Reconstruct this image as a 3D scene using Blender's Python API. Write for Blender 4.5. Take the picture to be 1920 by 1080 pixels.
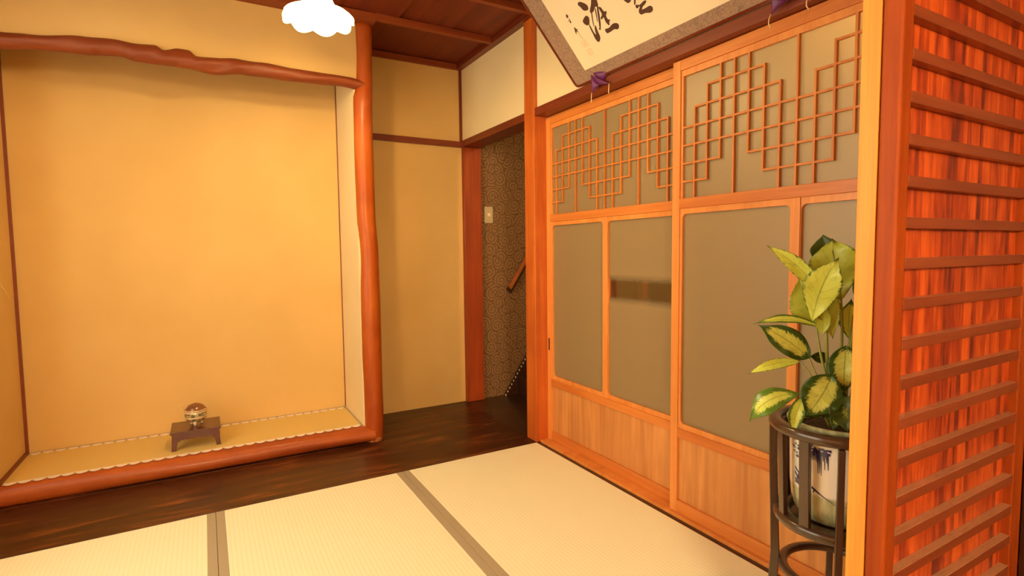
import bpy, bmesh, math, random
from mathutils import Vector, Matrix
random.seed(7)
for o in list(bpy.data.objects): bpy.data.objects.remove(o)
sc = bpy.context.scene
COL = sc.collection
PI = math.pi

# ---------------------------------------------------------------- camera
CX, CY, CZ = -1.58339, -2.45946, 1.04834
FPX = 1013.006
RT = Vector((0.8688008858647353, -0.49503166817689176, -0.011343201605144796))
UP = Vector((0.043440406733274144, 0.05337993362878814, 0.997628945925605))
FW = Vector((0.4932524219742858, 0.8672336652758528, -0.06788091063554728))
CAM = Vector((CX, CY, CZ))
cd = bpy.data.cameras.new('camera'); cam = bpy.data.objects.new('camera', cd); COL.objects.link(cam)
cam.matrix_world = Matrix(((RT.x, UP.x, -FW.x, CX), (RT.y, UP.y, -FW.y, CY), (RT.z, UP.z, -FW.z, CZ), (0, 0, 0, 1)))
cd.sensor_width = 36.0; cd.lens = 36.0 * FPX / 1920.0; cd.clip_start = 0.02
sc.camera = cam
# ---------------------------------------------------------------- world and exposure
w = bpy.data.worlds.new('world'); sc.world = w; w.use_nodes = True
w.node_tree.nodes['Background'].inputs[0].default_value = (1.0, 0.72, 0.42, 1)
w.node_tree.nodes['Background'].inputs[1].default_value = 0.05
sc.view_settings.view_transform = 'Standard'
sc.view_settings.look = 'None'
sc.view_settings.gamma = 1.0
sc.view_settings.use_curve_mapping = False
sc.view_settings.exposure = 0.3
LAMP_COL = (1.0, 0.68, 0.27)
BULB_E, SHADE_E = 370.0, 8.0     # the tatami room's pendant lamp
ROOM2_E = 90.0                    # the paper floor lamp of the room the camera stands in
ROOM2_COL = (1.0, 0.76, 0.42)
HALL_E = 950.0
# daylight coming in by the window in the left wall, outside the picture
al = bpy.data.lights.new('daylight', 'AREA'); al.shape = 'RECTANGLE'; al.size = 1.95; al.size_y = 1.50
al.energy = 38.0; al.color = (1.0, 0.90, 0.62)
alo = bpy.data.objects.new('daylight', al); COL.objects.link(alo)
alo.matrix_world = Matrix(((0, 0, -1, -2.80), (1, 0, 0, -0.95), (0, 1, 0, 1.30), (0, 0, 0, 1))) @ Matrix.Identity(4)

# ---------------------------------------------------------------- node helpers
def new_mat(name):
    m = bpy.data.materials.new(name); m.use_nodes = True
    nt = m.node_tree; nt.nodes.clear()
    return m, nt
def N(nt, t, **kw):
    n = nt.nodes.new(t)
    for k, v in kw.items():
        if k.startswith('i_'): n.inputs[k[2:].replace('_', ' ')].default_value = v
        elif k.startswith('n_'): n.inputs[int(k[2:])].default_value = v
        else: setattr(n, k, v)
    return n
def L(nt, a, b): nt.links.new(a, b)
def math_(nt, op, a, b=None, c=None, clamp=False):
    n = nt.nodes.new('ShaderNodeMath'); n.operation = op; n.use_clamp = clamp
    for i, v in enumerate((a, b, c)):
        if v is None: continue
        if isinstance(v, (int, float)): n.inputs[i].default_value = v
        else: nt.links.new(v, n.inputs[i])
    return n.outputs[0]
def ramp(nt, fac, stops, interp='LINEAR'):
    n = nt.nodes.new('ShaderNodeValToRGB'); n.color_ramp.interpolation = interp
    e = n.color_ramp.elements
    while len(e) < len(stops): e.new(0.5)
    for i, (p, c) in enumerate(stops):
        e[i].position = p; e[i].color = (*c, 1) if len(c) == 3 else c
    nt.links.new(fac, n.inputs[0]); return n.outputs[0]
def mixc(nt, fac, a, b, mode='MIX'):
    n = nt.nodes.new('ShaderNodeMix'); n.data_type = 'RGBA'; n.blend_type = mode
    for s, v in ((0, fac), (6, a), (7, b)):
        if isinstance(v, (int, float)): n.inputs[s].default_value = v
        elif isinstance(v, tuple): n.inputs[s].default_value = (*v, 1)
        else: nt.links.new(v, n.inputs[s])
    return n.outputs[2]
def coords(nt, scale=(1, 1, 1), rand=True):
    tc = nt.nodes.new('ShaderNodeTexCoord')
    mp = nt.nodes.new('ShaderNodeMapping'); mp.inputs['Scale'].default_value = scale
    if rand:
        oi = nt.nodes.new('ShaderNodeObjectInfo')
        vm = nt.nodes.new('ShaderNodeVectorMath'); vm.operation = 'SCALE'; vm.inputs[0].default_value = (7.1, 5.3, 3.7)
        nt.links.new(oi.outputs['Random'], vm.inputs['Scale'])
        va = nt.nodes.new('ShaderNodeVectorMath'); va.operation = 'ADD'
        nt.links.new(tc.outputs['Object'], va.inputs[0]); nt.links.new(vm.outputs[0], va.inputs[1])
        nt.links.new(va.outputs[0], mp.inputs[0])
    else: nt.links.new(tc.outputs['Object'], mp.inputs[0])
    return mp.outputs[0]
def finish(nt, color, rough=0.5, bump=None, bstr=0.1, bdist=0.002, coat=0.0, metal=0.0, spec=0.5, sss=None, sheen=0):
    b = nt.nodes.new('ShaderNodeBsdfPrincipled'); o = nt.nodes.new('ShaderNodeOutputMaterial')
    if isinstance(color, tuple): b.inputs['Base Color'].default_value = (*color, 1)
    else: nt.links.new(color, b.inputs['Base Color'])
    if isinstance(rough, (int, float)): b.inputs['Roughness'].default_value = rough
    else: nt.links.new(rough, b.inputs['Roughness'])
    b.inputs['Coat Weight'].default_value = coat; b.inputs['Coat Roughness'].default_value = 0.15
    b.inputs['Metallic'].default_value = metal; b.inputs['Specular IOR Level'].default_value = spec
    if bump is not None:
        bn = nt.nodes.new('ShaderNodeBump'); bn.inputs['Strength'].default_value = bstr; bn.inputs['Distance'].default_value = bdist
        nt.links.new(bump, bn.inputs['Height']); nt.links.new(bn.outputs[0], b.inputs['Normal'])
    nt.links.new(b.outputs[0], o.inputs[0]); return b

def wood(name, c1, c2, axis='z', rough=0.45, coat=0.0, fine=90, knots=0.0, c3=None, bstr=0.15, spec=0.5):
    m, nt = new_mat(name)
    lo, hi = 1.2, 16.0
    sc1 = {'x': (lo, hi, hi), 'y': (hi, lo, hi), 'z': (hi, hi, lo)}[axis]
    sc2 = {'x': (3, fine, fine), 'y': (fine, 3, fine), 'z': (fine, fine, 3)}[axis]
    v1 = coords(nt, sc1); v2 = coords(nt, sc2)
    n1 = N(nt, 'ShaderNodeTexNoise', i_Scale=1.0, i_Detail=4.0, i_Roughness=0.6, i_Distortion=0.6); L(nt, v1, n1.inputs['Vector'])
    n2 = N(nt, 'ShaderNodeTexNoise', i_Scale=1.0, i_Detail=2.0, i_Roughness=0.5); L(nt, v2, n2.inputs['Vector'])
    f = math_(nt, 'ADD', math_(nt, 'MULTIPLY', n1.outputs[0], 0.72), math_(nt, 'MULTIPLY', n2.outputs[0], 0.28))
    stops = [(0.32, c2), (0.62, c1)]
    if c3: stops = [(0.28, c2), (0.5, c1), (0.72, c3)]
    col = ramp(nt, f, stops)
    if knots:
        v3 = coords(nt, (2.2, 2.2, 1.4)); vo = N(nt, 'ShaderNodeTexNoise', i_Scale=2.2, i_Detail=3.0); L(nt, v3, vo.inputs['Vector'])
        k = ramp(nt, vo.outputs[0], [(0.35, (0, 0, 0)), (0.6, (1, 1, 1))])
        col = mixc(nt, math_(nt, 'MULTIPLY', math_(nt, 'SUBTRACT', 1.0, k), knots), col, c2)
    finish(nt, col, rough, n2.outputs[0], bstr, 0.001, coat=coat, spec=spec)
    return m

def plaster(name, c, c2):
    m, nt = new_mat(name)
    v = coords(nt, (1, 1, 1), False)
    n1 = N(nt, 'ShaderNodeTexNoise', i_Scale=2.2, i_Detail=3.0); L(nt, v, n1.inputs['Vector'])
    n2 = N(nt, 'ShaderNodeTexNoise', i_Scale=420.0, i_Detail=2.0); L(nt, v, n2.inputs['Vector'])
    n3 = N(nt, 'ShaderNodeTexNoise', i_Scale=150.0, i_Detail=2.0); L(nt, v, n3.inputs['Vector'])
    col = ramp(nt, n1.outputs[0], [(0.35, c2), (0.65, c)])
    col = mixc(nt, math_(nt, 'MULTIPLY', n3.outputs[0], 0.16), col, c2)
    finish(nt, col, 0.9, n2.outputs[0], 0.25, 0.0006, spec=0.15)
    return m

M = {}
M['plaster'] = plaster('sand_plaster', (0.70, 0.485, 0.205), (0.65, 0.44, 0.175))
M['plaster_pale'] = plaster('pale_plaster', (0.84, 0.71, 0.45), (0.80, 0.67, 0.41))
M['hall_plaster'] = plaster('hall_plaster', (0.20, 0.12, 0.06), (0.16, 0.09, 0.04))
M['door_h'] = wood('cedar_across', (0.68, 0.235, 0.048), (0.50, 0.130, 0.020), 'y', 0.42, 0.15)
M['door_v'] = wood('cedar_upright', (0.76, 0.30, 0.075), (0.62, 0.20, 0.036), 'z', 0.42, 0.15)
M['door_panel'] = wood('cedar_board', (0.70, 0.32, 0.100), (0.44, 0.165, 0.045), 'z', 0.5, 0.05, fine=60, knots=0.45)
M['lattice'] = wood('cedar_lattice', (0.64, 0.23, 0.045), (0.50, 0.14, 0.02), 'z', 0.5)
M['pale_v'] = wood('hinoki_upright', (0.84, 0.33, 0.048), (0.64, 0.21, 0.024), 'z', 0.5, 0.0, fine=170)
M['post'] = wood('post_wood', (0.66, 0.17, 0.022), (0.40, 0.07, 0.010), 'z', 0.45, 0.1, knots=0.5)
M['dark_h'] = wood('dark_beam_wood', (0.21, 0.034, 0.008), (0.13, 0.018, 0.005), 'y', 0.45, 0.15)
M['dark_x'] = wood('dark_beam_wood_x', (0.20, 0.034, 0.008), (0.13, 0.018, 0.005), 'x', 0.45, 0.15)
M['dark_v'] = wood('dark_beam_wood_z', (0.22, 0.036, 0.008), (0.14, 0.020, 0.005), 'z', 0.45, 0.15)
M['jamb'] = wood('dark_red_jamb', (0.38, 0.062, 0.007), (0.22, 0.026, 0.003), 'z', 0.5, 0.05, knots=0.5)
M['pillar'] = wood('polished_log', (0.52, 0.125, 0.011), (0.31, 0.048, 0.004), 'z', 0.45, 0.05, fine=34, knots=0.7, bstr=0.5, spec=0.35)
M['log'] = wood('twisted_log', (0.31, 0.066, 0.013), (0.16, 0.028, 0.006), 'x', 0.55, 0.05, fine=60, knots=0.5, bstr=0.4)
M['kamachi'] = wood('sill_log', (0.50, 0.115, 0.014), (0.28, 0.045, 0.006), 'x', 0.5, 0.08, fine=40, knots=0.5)
M['ceil'] = wood('ceiling_board', (0.19, 0.025, 0.003), (0.12, 0.013, 0.002), 'y', 0.6, 0.0, fine=50)
M['batten'] = wood('ceiling_batten', (0.30, 0.060, 0.010), (0.20, 0.034, 0.006), 'x', 0.55)
M['stile_red'] = wood('red_cedar_upright', (0.36, 0.070, 0.010), (0.22, 0.034, 0.005), 'z', 0.5, 0.0, knots=0.4, spec=0.2)
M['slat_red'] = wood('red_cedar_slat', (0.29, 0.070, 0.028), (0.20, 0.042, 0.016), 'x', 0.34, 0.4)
def lighten_tops(mat, col, amt):  # speckled paler colour on up-facing faces, painted in for reflected wall light
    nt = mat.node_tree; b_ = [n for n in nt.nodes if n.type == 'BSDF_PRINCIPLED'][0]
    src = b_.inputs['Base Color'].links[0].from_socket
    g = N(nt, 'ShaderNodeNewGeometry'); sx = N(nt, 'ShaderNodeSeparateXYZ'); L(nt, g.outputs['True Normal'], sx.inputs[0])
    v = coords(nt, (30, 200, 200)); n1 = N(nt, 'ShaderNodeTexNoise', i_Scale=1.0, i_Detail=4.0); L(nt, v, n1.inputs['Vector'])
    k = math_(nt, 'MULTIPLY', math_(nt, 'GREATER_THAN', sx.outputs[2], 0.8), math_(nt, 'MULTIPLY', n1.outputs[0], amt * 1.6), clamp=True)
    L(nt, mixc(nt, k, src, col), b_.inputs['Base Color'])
lighten_tops(M['slat_red'], (0.46, 0.28, 0.17), 1.3)
M['rail_red'] = wood('red_cedar_rail', (0.36, 0.06, 0.014), (0.22, 0.03, 0.008), 'x', 0.4, 0.1)
M['stand'] = wood('blackwood', (0.075, 0.036, 0.020), (0.040, 0.018, 0.011), 'z', 0.34, 0.7)
M['table_wood'] = wood('rosewood', (0.115, 0.022, 0.010), (0.060, 0.011, 0.006), 'x', 0.3, 0.4)
M['ink'], nt = new_mat('brush_ink'); finish(nt, (0.085, 0.032, 0.016), 0.7)
M['seal'], nt = new_mat('faded_seal_ink'); finish(nt, (0.80, 0.50, 0.28), 0.8)
M['paper'], nt = new_mat('cream_paper')
v = coords(nt, (1, 1, 1)); n1 = N(nt, 'ShaderNodeTexNoise', i_Scale=5.0, i_Detail=4.0); L(nt, v, n1.inputs['Vector'])
finish(nt, ramp(nt, n1.outputs[0], [(0.3, (0.84, 0.73, 0.53)), (0.7, (0.88, 0.77, 0.57))]), 0.85)
M['purple'], nt = new_mat('purple_silk')
v = coords(nt, (1, 1, 1)); n1 = N(nt, 'ShaderNodeTexNoise', i_Scale=60.0); L(nt, v, n1.inputs['Vector'])
finish(nt, (0.13, 0.018, 0.13), 0.45, n1.outputs[0], 0.3, 0.001)
M['cord'], nt = new_mat('cream_cord'); finish(nt, (0.82, 0.58, 0.32), 0.7)
M['lacquer'], nt = new_mat('red_brown_lacquer'); finish(nt, (0.15, 0.022, 0.008), 0.15, coat=0.8)
M['plastic'], nt = new_mat('ivory_plastic'); finish(nt, (0.50, 0.40, 0.27), 0.4)
M['button'], nt = new_mat('white_plastic'); finish(nt, (0.85, 0.74, 0.55), 0.35)
M['black'], nt = new_mat('black_recess'); finish(nt, (0.03, 0.010, 0.006), 0.5)
M['brass'], nt = new_mat('brass'); finish(nt, (0.60, 0.36, 0.12), 0.3, metal=1.0)
M['bamboo'], nt = new_mat('bamboo'); finish(nt, (0.40, 0.26, 0.09), 0.4)

# plank panel of the slatted door: every plank its own tone
m, nt = new_mat('red_cedar_planks'); M['planks'] = m
tc = N(nt, 'ShaderNodeTexCoord'); sx = N(nt, 'ShaderNodeSeparateXYZ'); L(nt, tc.outputs['Object'], sx.inputs[0])
cell = math_(nt, 'FLOOR', math_(nt, 'MULTIPLY', sx.outputs[0], 52.0))
wn = N(nt, 'ShaderNodeTexWhiteNoise', noise_dimensions='1D'); L(nt, cell, wn.inputs['W'])
mp = N(nt, 'ShaderNodeMapping'); mp.inputs['Scale'].default_value = (90, 90, 6.0); L(nt, tc.outputs['Object'], mp.inputs[0])
n1 = N(nt, 'ShaderNodeTexNoise', i_Scale=1.0, i_Detail=5.0, i_Roughness=0.65); L(nt, mp.outputs[0], n1.inputs['Vector'])
mp2 = N(nt, 'ShaderNodeMapping'); mp2.inputs['Scale'].default_value = (26, 26, 7.0); L(nt, tc.outputs['Object'], mp2.inputs[0])
n2 = N(nt, 'ShaderNodeTexNoise', i_Scale=1.0, i_Detail=3.0); L(nt, mp2.outputs[0], n2.inputs['Vector'])
f = math_(nt, 'ADD', math_(nt, 'MULTIPLY', wn.outputs[0], 0.17), math_(nt, 'ADD', math_(nt, 'MULTIPLY', n1.outputs[0], 0.48), math_(nt, 'MULTIPLY', n2.outputs[0], 0.42)))
finish(nt, ramp(nt, f, [(0.40, (0.15, 0.024, 0.016)), (0.50, (0.37, 0.048, 0.012)), (0.66, (0.66, 0.122, 0.020))]), 0.36, n1.outputs[0], 0.2, 0.001, coat=0.25)

# tatami straw
def straw(name, ca, cb, freq, axis):
    m, nt = new_mat(name)
    tc = N(nt, 'ShaderNodeTexCoord'); sx = N(nt, 'ShaderNodeSeparateXYZ'); L(nt, tc.outputs['Object'], sx.inputs[0])
    o = 0 if axis == 'x' else 1
    s = math_(nt, 'SINE', math_(nt, 'MULTIPLY', sx.outputs[o], 2 * PI * freq))
    mp = N(nt, 'ShaderNodeMapping'); mp.inputs['Scale'].default_value = (30, 600, 1) if axis == 'x' else (600, 30, 1); L(nt, tc.outputs['Object'], mp.inputs[0])
    n1 = N(nt, 'ShaderNodeTexNoise', i_Scale=1.0, i_Detail=3.0); L(nt, mp.outputs[0], n1.inputs['Vector'])
    n2 = N(nt, 'ShaderNodeTexNoise', i_Scale=1.6, i_Detail=3.0); L(nt, tc.outputs['Object'], n2.inputs['Vector'])
    h = math_(nt, 'ABSOLUTE', s)
    f = math_(nt, 'ADD', math_(nt, 'MULTIPLY', h, 0.40), math_(nt, 'ADD', math_(nt, 'MULTIPLY', n1.outputs[0], 0.35), math_(nt, 'MULTIPLY', n2.outputs[0], 0.25)))
    col = ramp(nt, f, [(0.15, ca), (0.55, cb)])
    finish(nt, col, 0.6, h, 0.35, 0.0008, spec=0.3)
    return m
M['straw'] = straw('tatami_straw', (0.86, 0.84, 0.58), (0.93, 0.93, 0.72), 33.0, 'x')
M['goza'] = straw('alcove_straw', (0.70, 0.50, 0.16), (0.76, 0.57, 0.21), 110.0, 'x')
m, nt = new_mat('border_cloth'); M['heri'] = m
v = coords(nt, (1, 1, 1)); n1 = N(nt, 'ShaderNodeTexNoise', i_Scale=900.0); L(nt, v, n1.inputs['Vector'])
finish(nt, ramp(nt, n1.outputs[0], [(0.3, (0.38, 0.32, 0.22)), (0.7, (0.46, 0.40, 0.29))]), 0.85, spec=0.2)
M['lace'], nt = new_mat('white_brocade'); finish(nt, (0.90, 0.80, 0.74), 0.8)
M['lace_mark'], nt = new_mat('dark_brocade'); finish(nt, (0.14, 0.07, 0.03), 0.8)

# worn dark floor boards
m, nt = new_mat('worn_floor_board'); M['board'] = m
v1 = coords(nt, (1.4, 9, 9), False); n1 = N(nt, 'ShaderNodeTexNoise', i_Scale=1.0, i_Detail=5.0, i_Roughness=0.65, i_Distortion=1.0); L(nt, v1, n1.inputs['Vector'])
v2 = coords(nt, (5, 22, 10), False); n2 = N(nt, 'ShaderNodeTexNoise', i_Scale=1.0, i_Detail=6.0, i_Roughness=0.7); L(nt, v2, n2.inputs['Vector'])
f = math_(nt, 'ADD', math_(nt, 'MULTIPLY', n1.outputs[0], 0.55), math_(nt, 'MULTIPLY', n2.outputs[0], 0.45))
finish(nt, ramp(nt, f, [(0.38, (0.022, 0.006, 0.002)), (0.52, (0.056, 0.014, 0.004)), (0.68, (0.26, 0.078, 0.016))]), ramp(nt, n2.outputs[0], [(0.3, (0.28,) * 3), (0.7, (0.5,) * 3)]), n2.outputs[0], 0.12, 0.001, coat=0.08, spec=0.35)
M['hall_board'] = wood('hall_floor_board', (0.045, 0.018, 0.007), (0.022, 0.009, 0.004), 'x', 0.35, 0.3)
M['hall_wood'] = wood('hall_dark_wood', (0.050, 0.013, 0.003), (0.028, 0.007, 0.002), 'z', 0.5)
M['riser'] = wood('stair_dark_wood', (0.050, 0.014, 0.006), (0.028, 0.008, 0.004), 'x', 0.5)
M['rail_wood'] = wood('handrail_wood', (0.42, 0.12, 0.028), (0.30, 0.07, 0.015), 'x', 0.4, 0.3)

# frosted glass with one clear band (the lower far pane) and plain frosted glass
def frosted(name, band=None):
    m, nt = new_mat(name)
    v = coords(nt, (1, 1, 1), False)
    n1 = N(nt, 'ShaderNodeTexNoise', i_Scale=900.0); L(nt, v, n1.inputs['Vector'])
    b = finish(nt, (0.36, 0.268, 0.142), 0.40, n1.outputs[0], 0.06, 0.0004, spec=1.0)
    out = [n for n in nt.nodes if n.type == 'OUTPUT_MATERIAL'][0]
    tr = N(nt, 'ShaderNodeBsdfTranslucent'); tr.inputs[0].default_value = (0.80, 0.68, 0.48, 1)
    mx = N(nt, 'ShaderNodeMixShader'); mx.inputs[0].default_value = 0.30
    L(nt, b.outputs[0], mx.inputs[1]); L(nt, tr.outputs[0], mx.inputs[2]); res = mx.outputs[0]
    if band:
        z0, z1, sft = band
        tc = N(nt, 'ShaderNodeTexCoord'); sx = N(nt, 'ShaderNodeSeparateXYZ'); L(nt, tc.outputs['Object'], sx.inputs[0])
        def mr(a, b_):
            r = N(nt, 'ShaderNodeMapRange', interpolation_type='SMOOTHSTEP'); L(nt, sx.outputs[2], r.inputs[0])
            r.inputs[1].default_value = a; r.inputs[2].default_value = b_; return r.outputs[0]
        k = math_(nt, 'MULTIPLY', mr(z0 - sft, z0 + sft), math_(nt, 'SUBTRACT', 1.0, mr(z1 - sft, z1 + sft)))
        tp = N(nt, 'ShaderNodeBsdfTransparent'); tp.inputs[0].default_value = (0.95, 0.93, 0.88, 1)
        gl = N(nt, 'ShaderNodeBsdfGlossy'); gl.inputs['Roughness'].default_value = 0.03
        fr = N(nt, 'ShaderNodeFresnel'); fr.inputs[0].default_value = 1.45
        cl = N(nt, 'ShaderNodeMixShader'); L(nt, math_(nt, 'MULTIPLY', fr.outputs[0], 0.35), cl.inputs[0]); L(nt, tp.outputs[0], cl.inputs[1]); L(nt, gl.outputs[0], cl.inputs[2])
        m2 = N(nt, 'ShaderNodeMixShader'); L(nt, k, m2.inputs[0]); L(nt, res, m2.inputs[1]); L(nt, cl.outputs[0], m2.inputs[2]); res = m2.outputs[0]
    L(nt, res, out.inputs[0])
    return m
M['frost'] = frosted('frosted_glass')
M['frost_band'] = frosted('frosted_glass_clear_band', (0.820, 0.922, 0.022))

# hallway paper: spirals in irregular cells
m, nt = new_mat('scroll_wallpaper'); M['wallpaper'] = m
tc = N(nt, 'ShaderNodeTexCoord'); sx = N(nt, 'ShaderNodeSeparateXYZ'); L(nt, tc.outputs['Object'], sx.inputs[0])
cb = N(nt, 'ShaderNodeCombineXYZ'); L(nt, sx.outputs[0], cb.inputs[0]); L(nt, sx.outputs[2], cb.inputs[1])
SCV = 12.0
vo = N(nt, 'ShaderNodeTexVoronoi', voronoi_dimensions='2D', feature='F1', i_Scale=SCV, i_Randomness=0.95); L(nt, cb.outputs[0], vo.inputs['Vector'])
ve = N(nt, 'ShaderNodeTexVoronoi', voronoi_dimensions='2D', feature='DISTANCE_TO_EDGE', i_Scale=SCV, i_Randomness=0.95); L(nt, cb.outputs[0], ve.inputs['Vector'])
su = N(nt, 'ShaderNodeVectorMath', operation='SUBTRACT'); L(nt, cb.outputs[0], su.inputs[0]); L(nt, vo.outputs['Position'], su.inputs[1])
s2 = N(nt, 'ShaderNodeSeparateXYZ'); L(nt, su.outputs[0], s2.inputs[0])
ang = math_(nt, 'DIVIDE', math_(nt, 'ARCTAN2', s2.outputs[1], s2.outputs[0]), 2 * PI)
cs = N(nt, 'ShaderNodeSeparateXYZ'); L(nt, vo.outputs['Color'], cs.inputs[0])
ph = cs.outputs[0]
ln = N(nt, 'ShaderNodeVectorMath', operation='LENGTH'); L(nt, su.outputs[0], ln.inputs[0])
sp = math_(nt, 'FRACT', math_(nt, 'ADD', math_(nt, 'ADD', math_(nt, 'MULTIPLY', ln.outputs['Value'], 46.0), ang), ph))
line = math_(nt, 'LESS_THAN', math_(nt, 'ABSOLUTE', math_(nt, 'SUBTRACT', sp, 0.5)), 0.13)
edge = math_(nt, 'LESS_THAN', ve.outputs['Distance'], 0.025)
core = math_(nt, 'LESS_THAN', ln.outputs['Value'], 0.004)
dk = math_(nt, 'MULTIPLY', math_(nt, 'MAXIMUM', line, edge), math_(nt, 'SUBTRACT', 1.0, core))
finish(nt, mixc(nt, dk, (0.24, 0.130, 0.055), (0.11, 0.048, 0.020)), 0.7)

# mat board of the picture
m, nt = new_mat('brocade_mount'); M['mount'] = m
v = coords(nt, (1, 1, 1)); n1 = N(nt, 'ShaderNodeTexNoise', i_Scale=75.0, i_Detail=3.0, i_Roughness=0.6, i_Distortion=1.6); L(nt, v, n1.inputs['Vector'])
v1 = N(nt, 'ShaderNodeTexVoronoi', feature='DISTANCE_TO_EDGE', i_Scale=48.0); L(nt, v, v1.inputs['Vector'])
e = math_(nt, 'LESS_THAN', v1.outputs['Distance'], 0.06)
g2 = ramp(nt, n1.outputs[0], [(0.38, (1, 1, 1)), (0.50, (0, 0, 0))])
k = math_(nt, 'MULTIPLY', math_(nt, 'MAXIMUM', math_(nt, 'MULTIPLY', e, 0.5), g2), 0.7)
finish(nt, mixc(nt, k, (0.37, 0.24, 0.17), (0.17, 0.11, 0.08)), 0.8)

# porcelain pot with blue landscape
m, nt = new_mat('blue_and_white_porcelain'); M['porcelain'] = m
tc = N(nt, 'ShaderNodeTexCoord'); sx = N(nt, 'ShaderNodeSeparateXYZ'); L(nt, tc.outputs['Object'], sx.inputs[0])
z = sx.outputs[2]
gz = N(nt, 'ShaderNodeMapRange'); L(nt, z, gz.inputs[0]); gz.inputs[1].default_value = 0.087; gz.inputs[2].default_value = 0.080
n1 = N(nt, 'ShaderNodeTexNoise', i_Scale=60.0, i_Detail=2.0); mp = N(nt, 'ShaderNodeMapping'); mp.inputs['Scale'].default_value = (1, 1, 0.2)
L(nt, tc.outputs['Object'], mp.inputs[0]); L(nt, mp.outputs[0], n1.inputs['Vector'])
green = ramp(nt, n1.outputs[0], [(0.4, (0.40, 0.44, 0.24)), (0.6, (0.62, 0.64, 0.44))])
gr = N(nt, 'ShaderNodeMapRange'); L(nt, z, gr.inputs[0]); gr.inputs[1].default_value = 0.236; gr.inputs[2].default_value = 0.242
finish(nt, mixc(nt, math_(nt, 'MAXIMUM', gz.outputs[0], gr.outputs[0]), (0.93, 0.90, 0.85), green), 0.12, coat=0.6)
M['cobalt'], nt = new_mat('cobalt_glaze'); finish(nt, (0.030, 0.030, 0.14), 0.15, coat=0.6)
M['cobalt2'], nt = new_mat('washed_cobalt_glaze'); finish(nt, (0.16, 0.12, 0.20), 0.15, coat=0.6)
M['soil'], nt = new_mat('potting_soil')
v = coords(nt); n1 = N(nt, 'ShaderNodeTexNoise', i_Scale=90.0, i_Detail=5.0); L(nt, v, n1.inputs['Vector'])
finish(nt, ramp(nt, n1.outputs[0], [(0.3, (0.015, 0.009, 0.005)), (0.7, (0.07, 0.04, 0.02))]), 0.95, n1.outputs[0], 0.8, 0.004)

# cloisonne-like censer body
m, nt = new_mat('painted_porcelain_censer'); M['censer'] = m
tc = N(nt, 'ShaderNodeTexCoord'); sx = N(nt, 'ShaderNodeSeparateXYZ'); L(nt, tc.outputs['Object'], sx.inputs[0])
vo = N(nt, 'ShaderNodeTexNoise', i_Scale=55.0, i_Detail=2.0); L(nt, tc.outputs['Object'], vo.inputs['Vector'])
pat = ramp(nt, vo.outputs[0], [(0.0, (0.13, 0.12, 0.06)), (0.44, (0.34, 0.28, 0.13)), (0.52, (0.60, 0.50, 0.28)), (0.60, (0.38, 0.12, 0.05))], 'CONSTANT')
zb_ = N(nt, 'ShaderNodeMapRange'); L(nt, sx.outputs[2], zb_.inputs[0]); zb_.inputs[1].default_value = 0.014; zb_.inputs[2].default_value = 0.075
band_ = ramp(nt, zb_.outputs[0], [(0.0, (0, 0, 0)), (0.42, (1, 1, 1)), (0.55, (0, 0, 0)), (0.72, (0.5, 0.5, 0.5)), (0.86, (1, 1, 1))], 'CONSTANT')
bcol = ramp(nt, zb_.outputs[0], [(0.0, (0.5, 0.4, 0.2)), (0.42, (0.80, 0.68, 0.42)), (0.72, (0.10, 0.11, 0.07)), (0.86, (0.75, 0.62, 0.38))], 'CONSTANT')
finish(nt, mixc(nt, band_, pat, bcol), 0.18, coat=0.7)
M['censer_lid'], nt = new_mat('bronze_lid'); finish(nt, (0.30, 0.15, 0.08), 0.3, metal=0.6)
M['censer_rim'], nt = new_mat('gilt_rim'); finish(nt, (0.75, 0.55, 0.35), 0.25, metal=0.5)
M['censer_foot'], nt = new_mat('pale_porcelain'); finish(nt, (0.75, 0.60, 0.45), 0.25)

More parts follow.
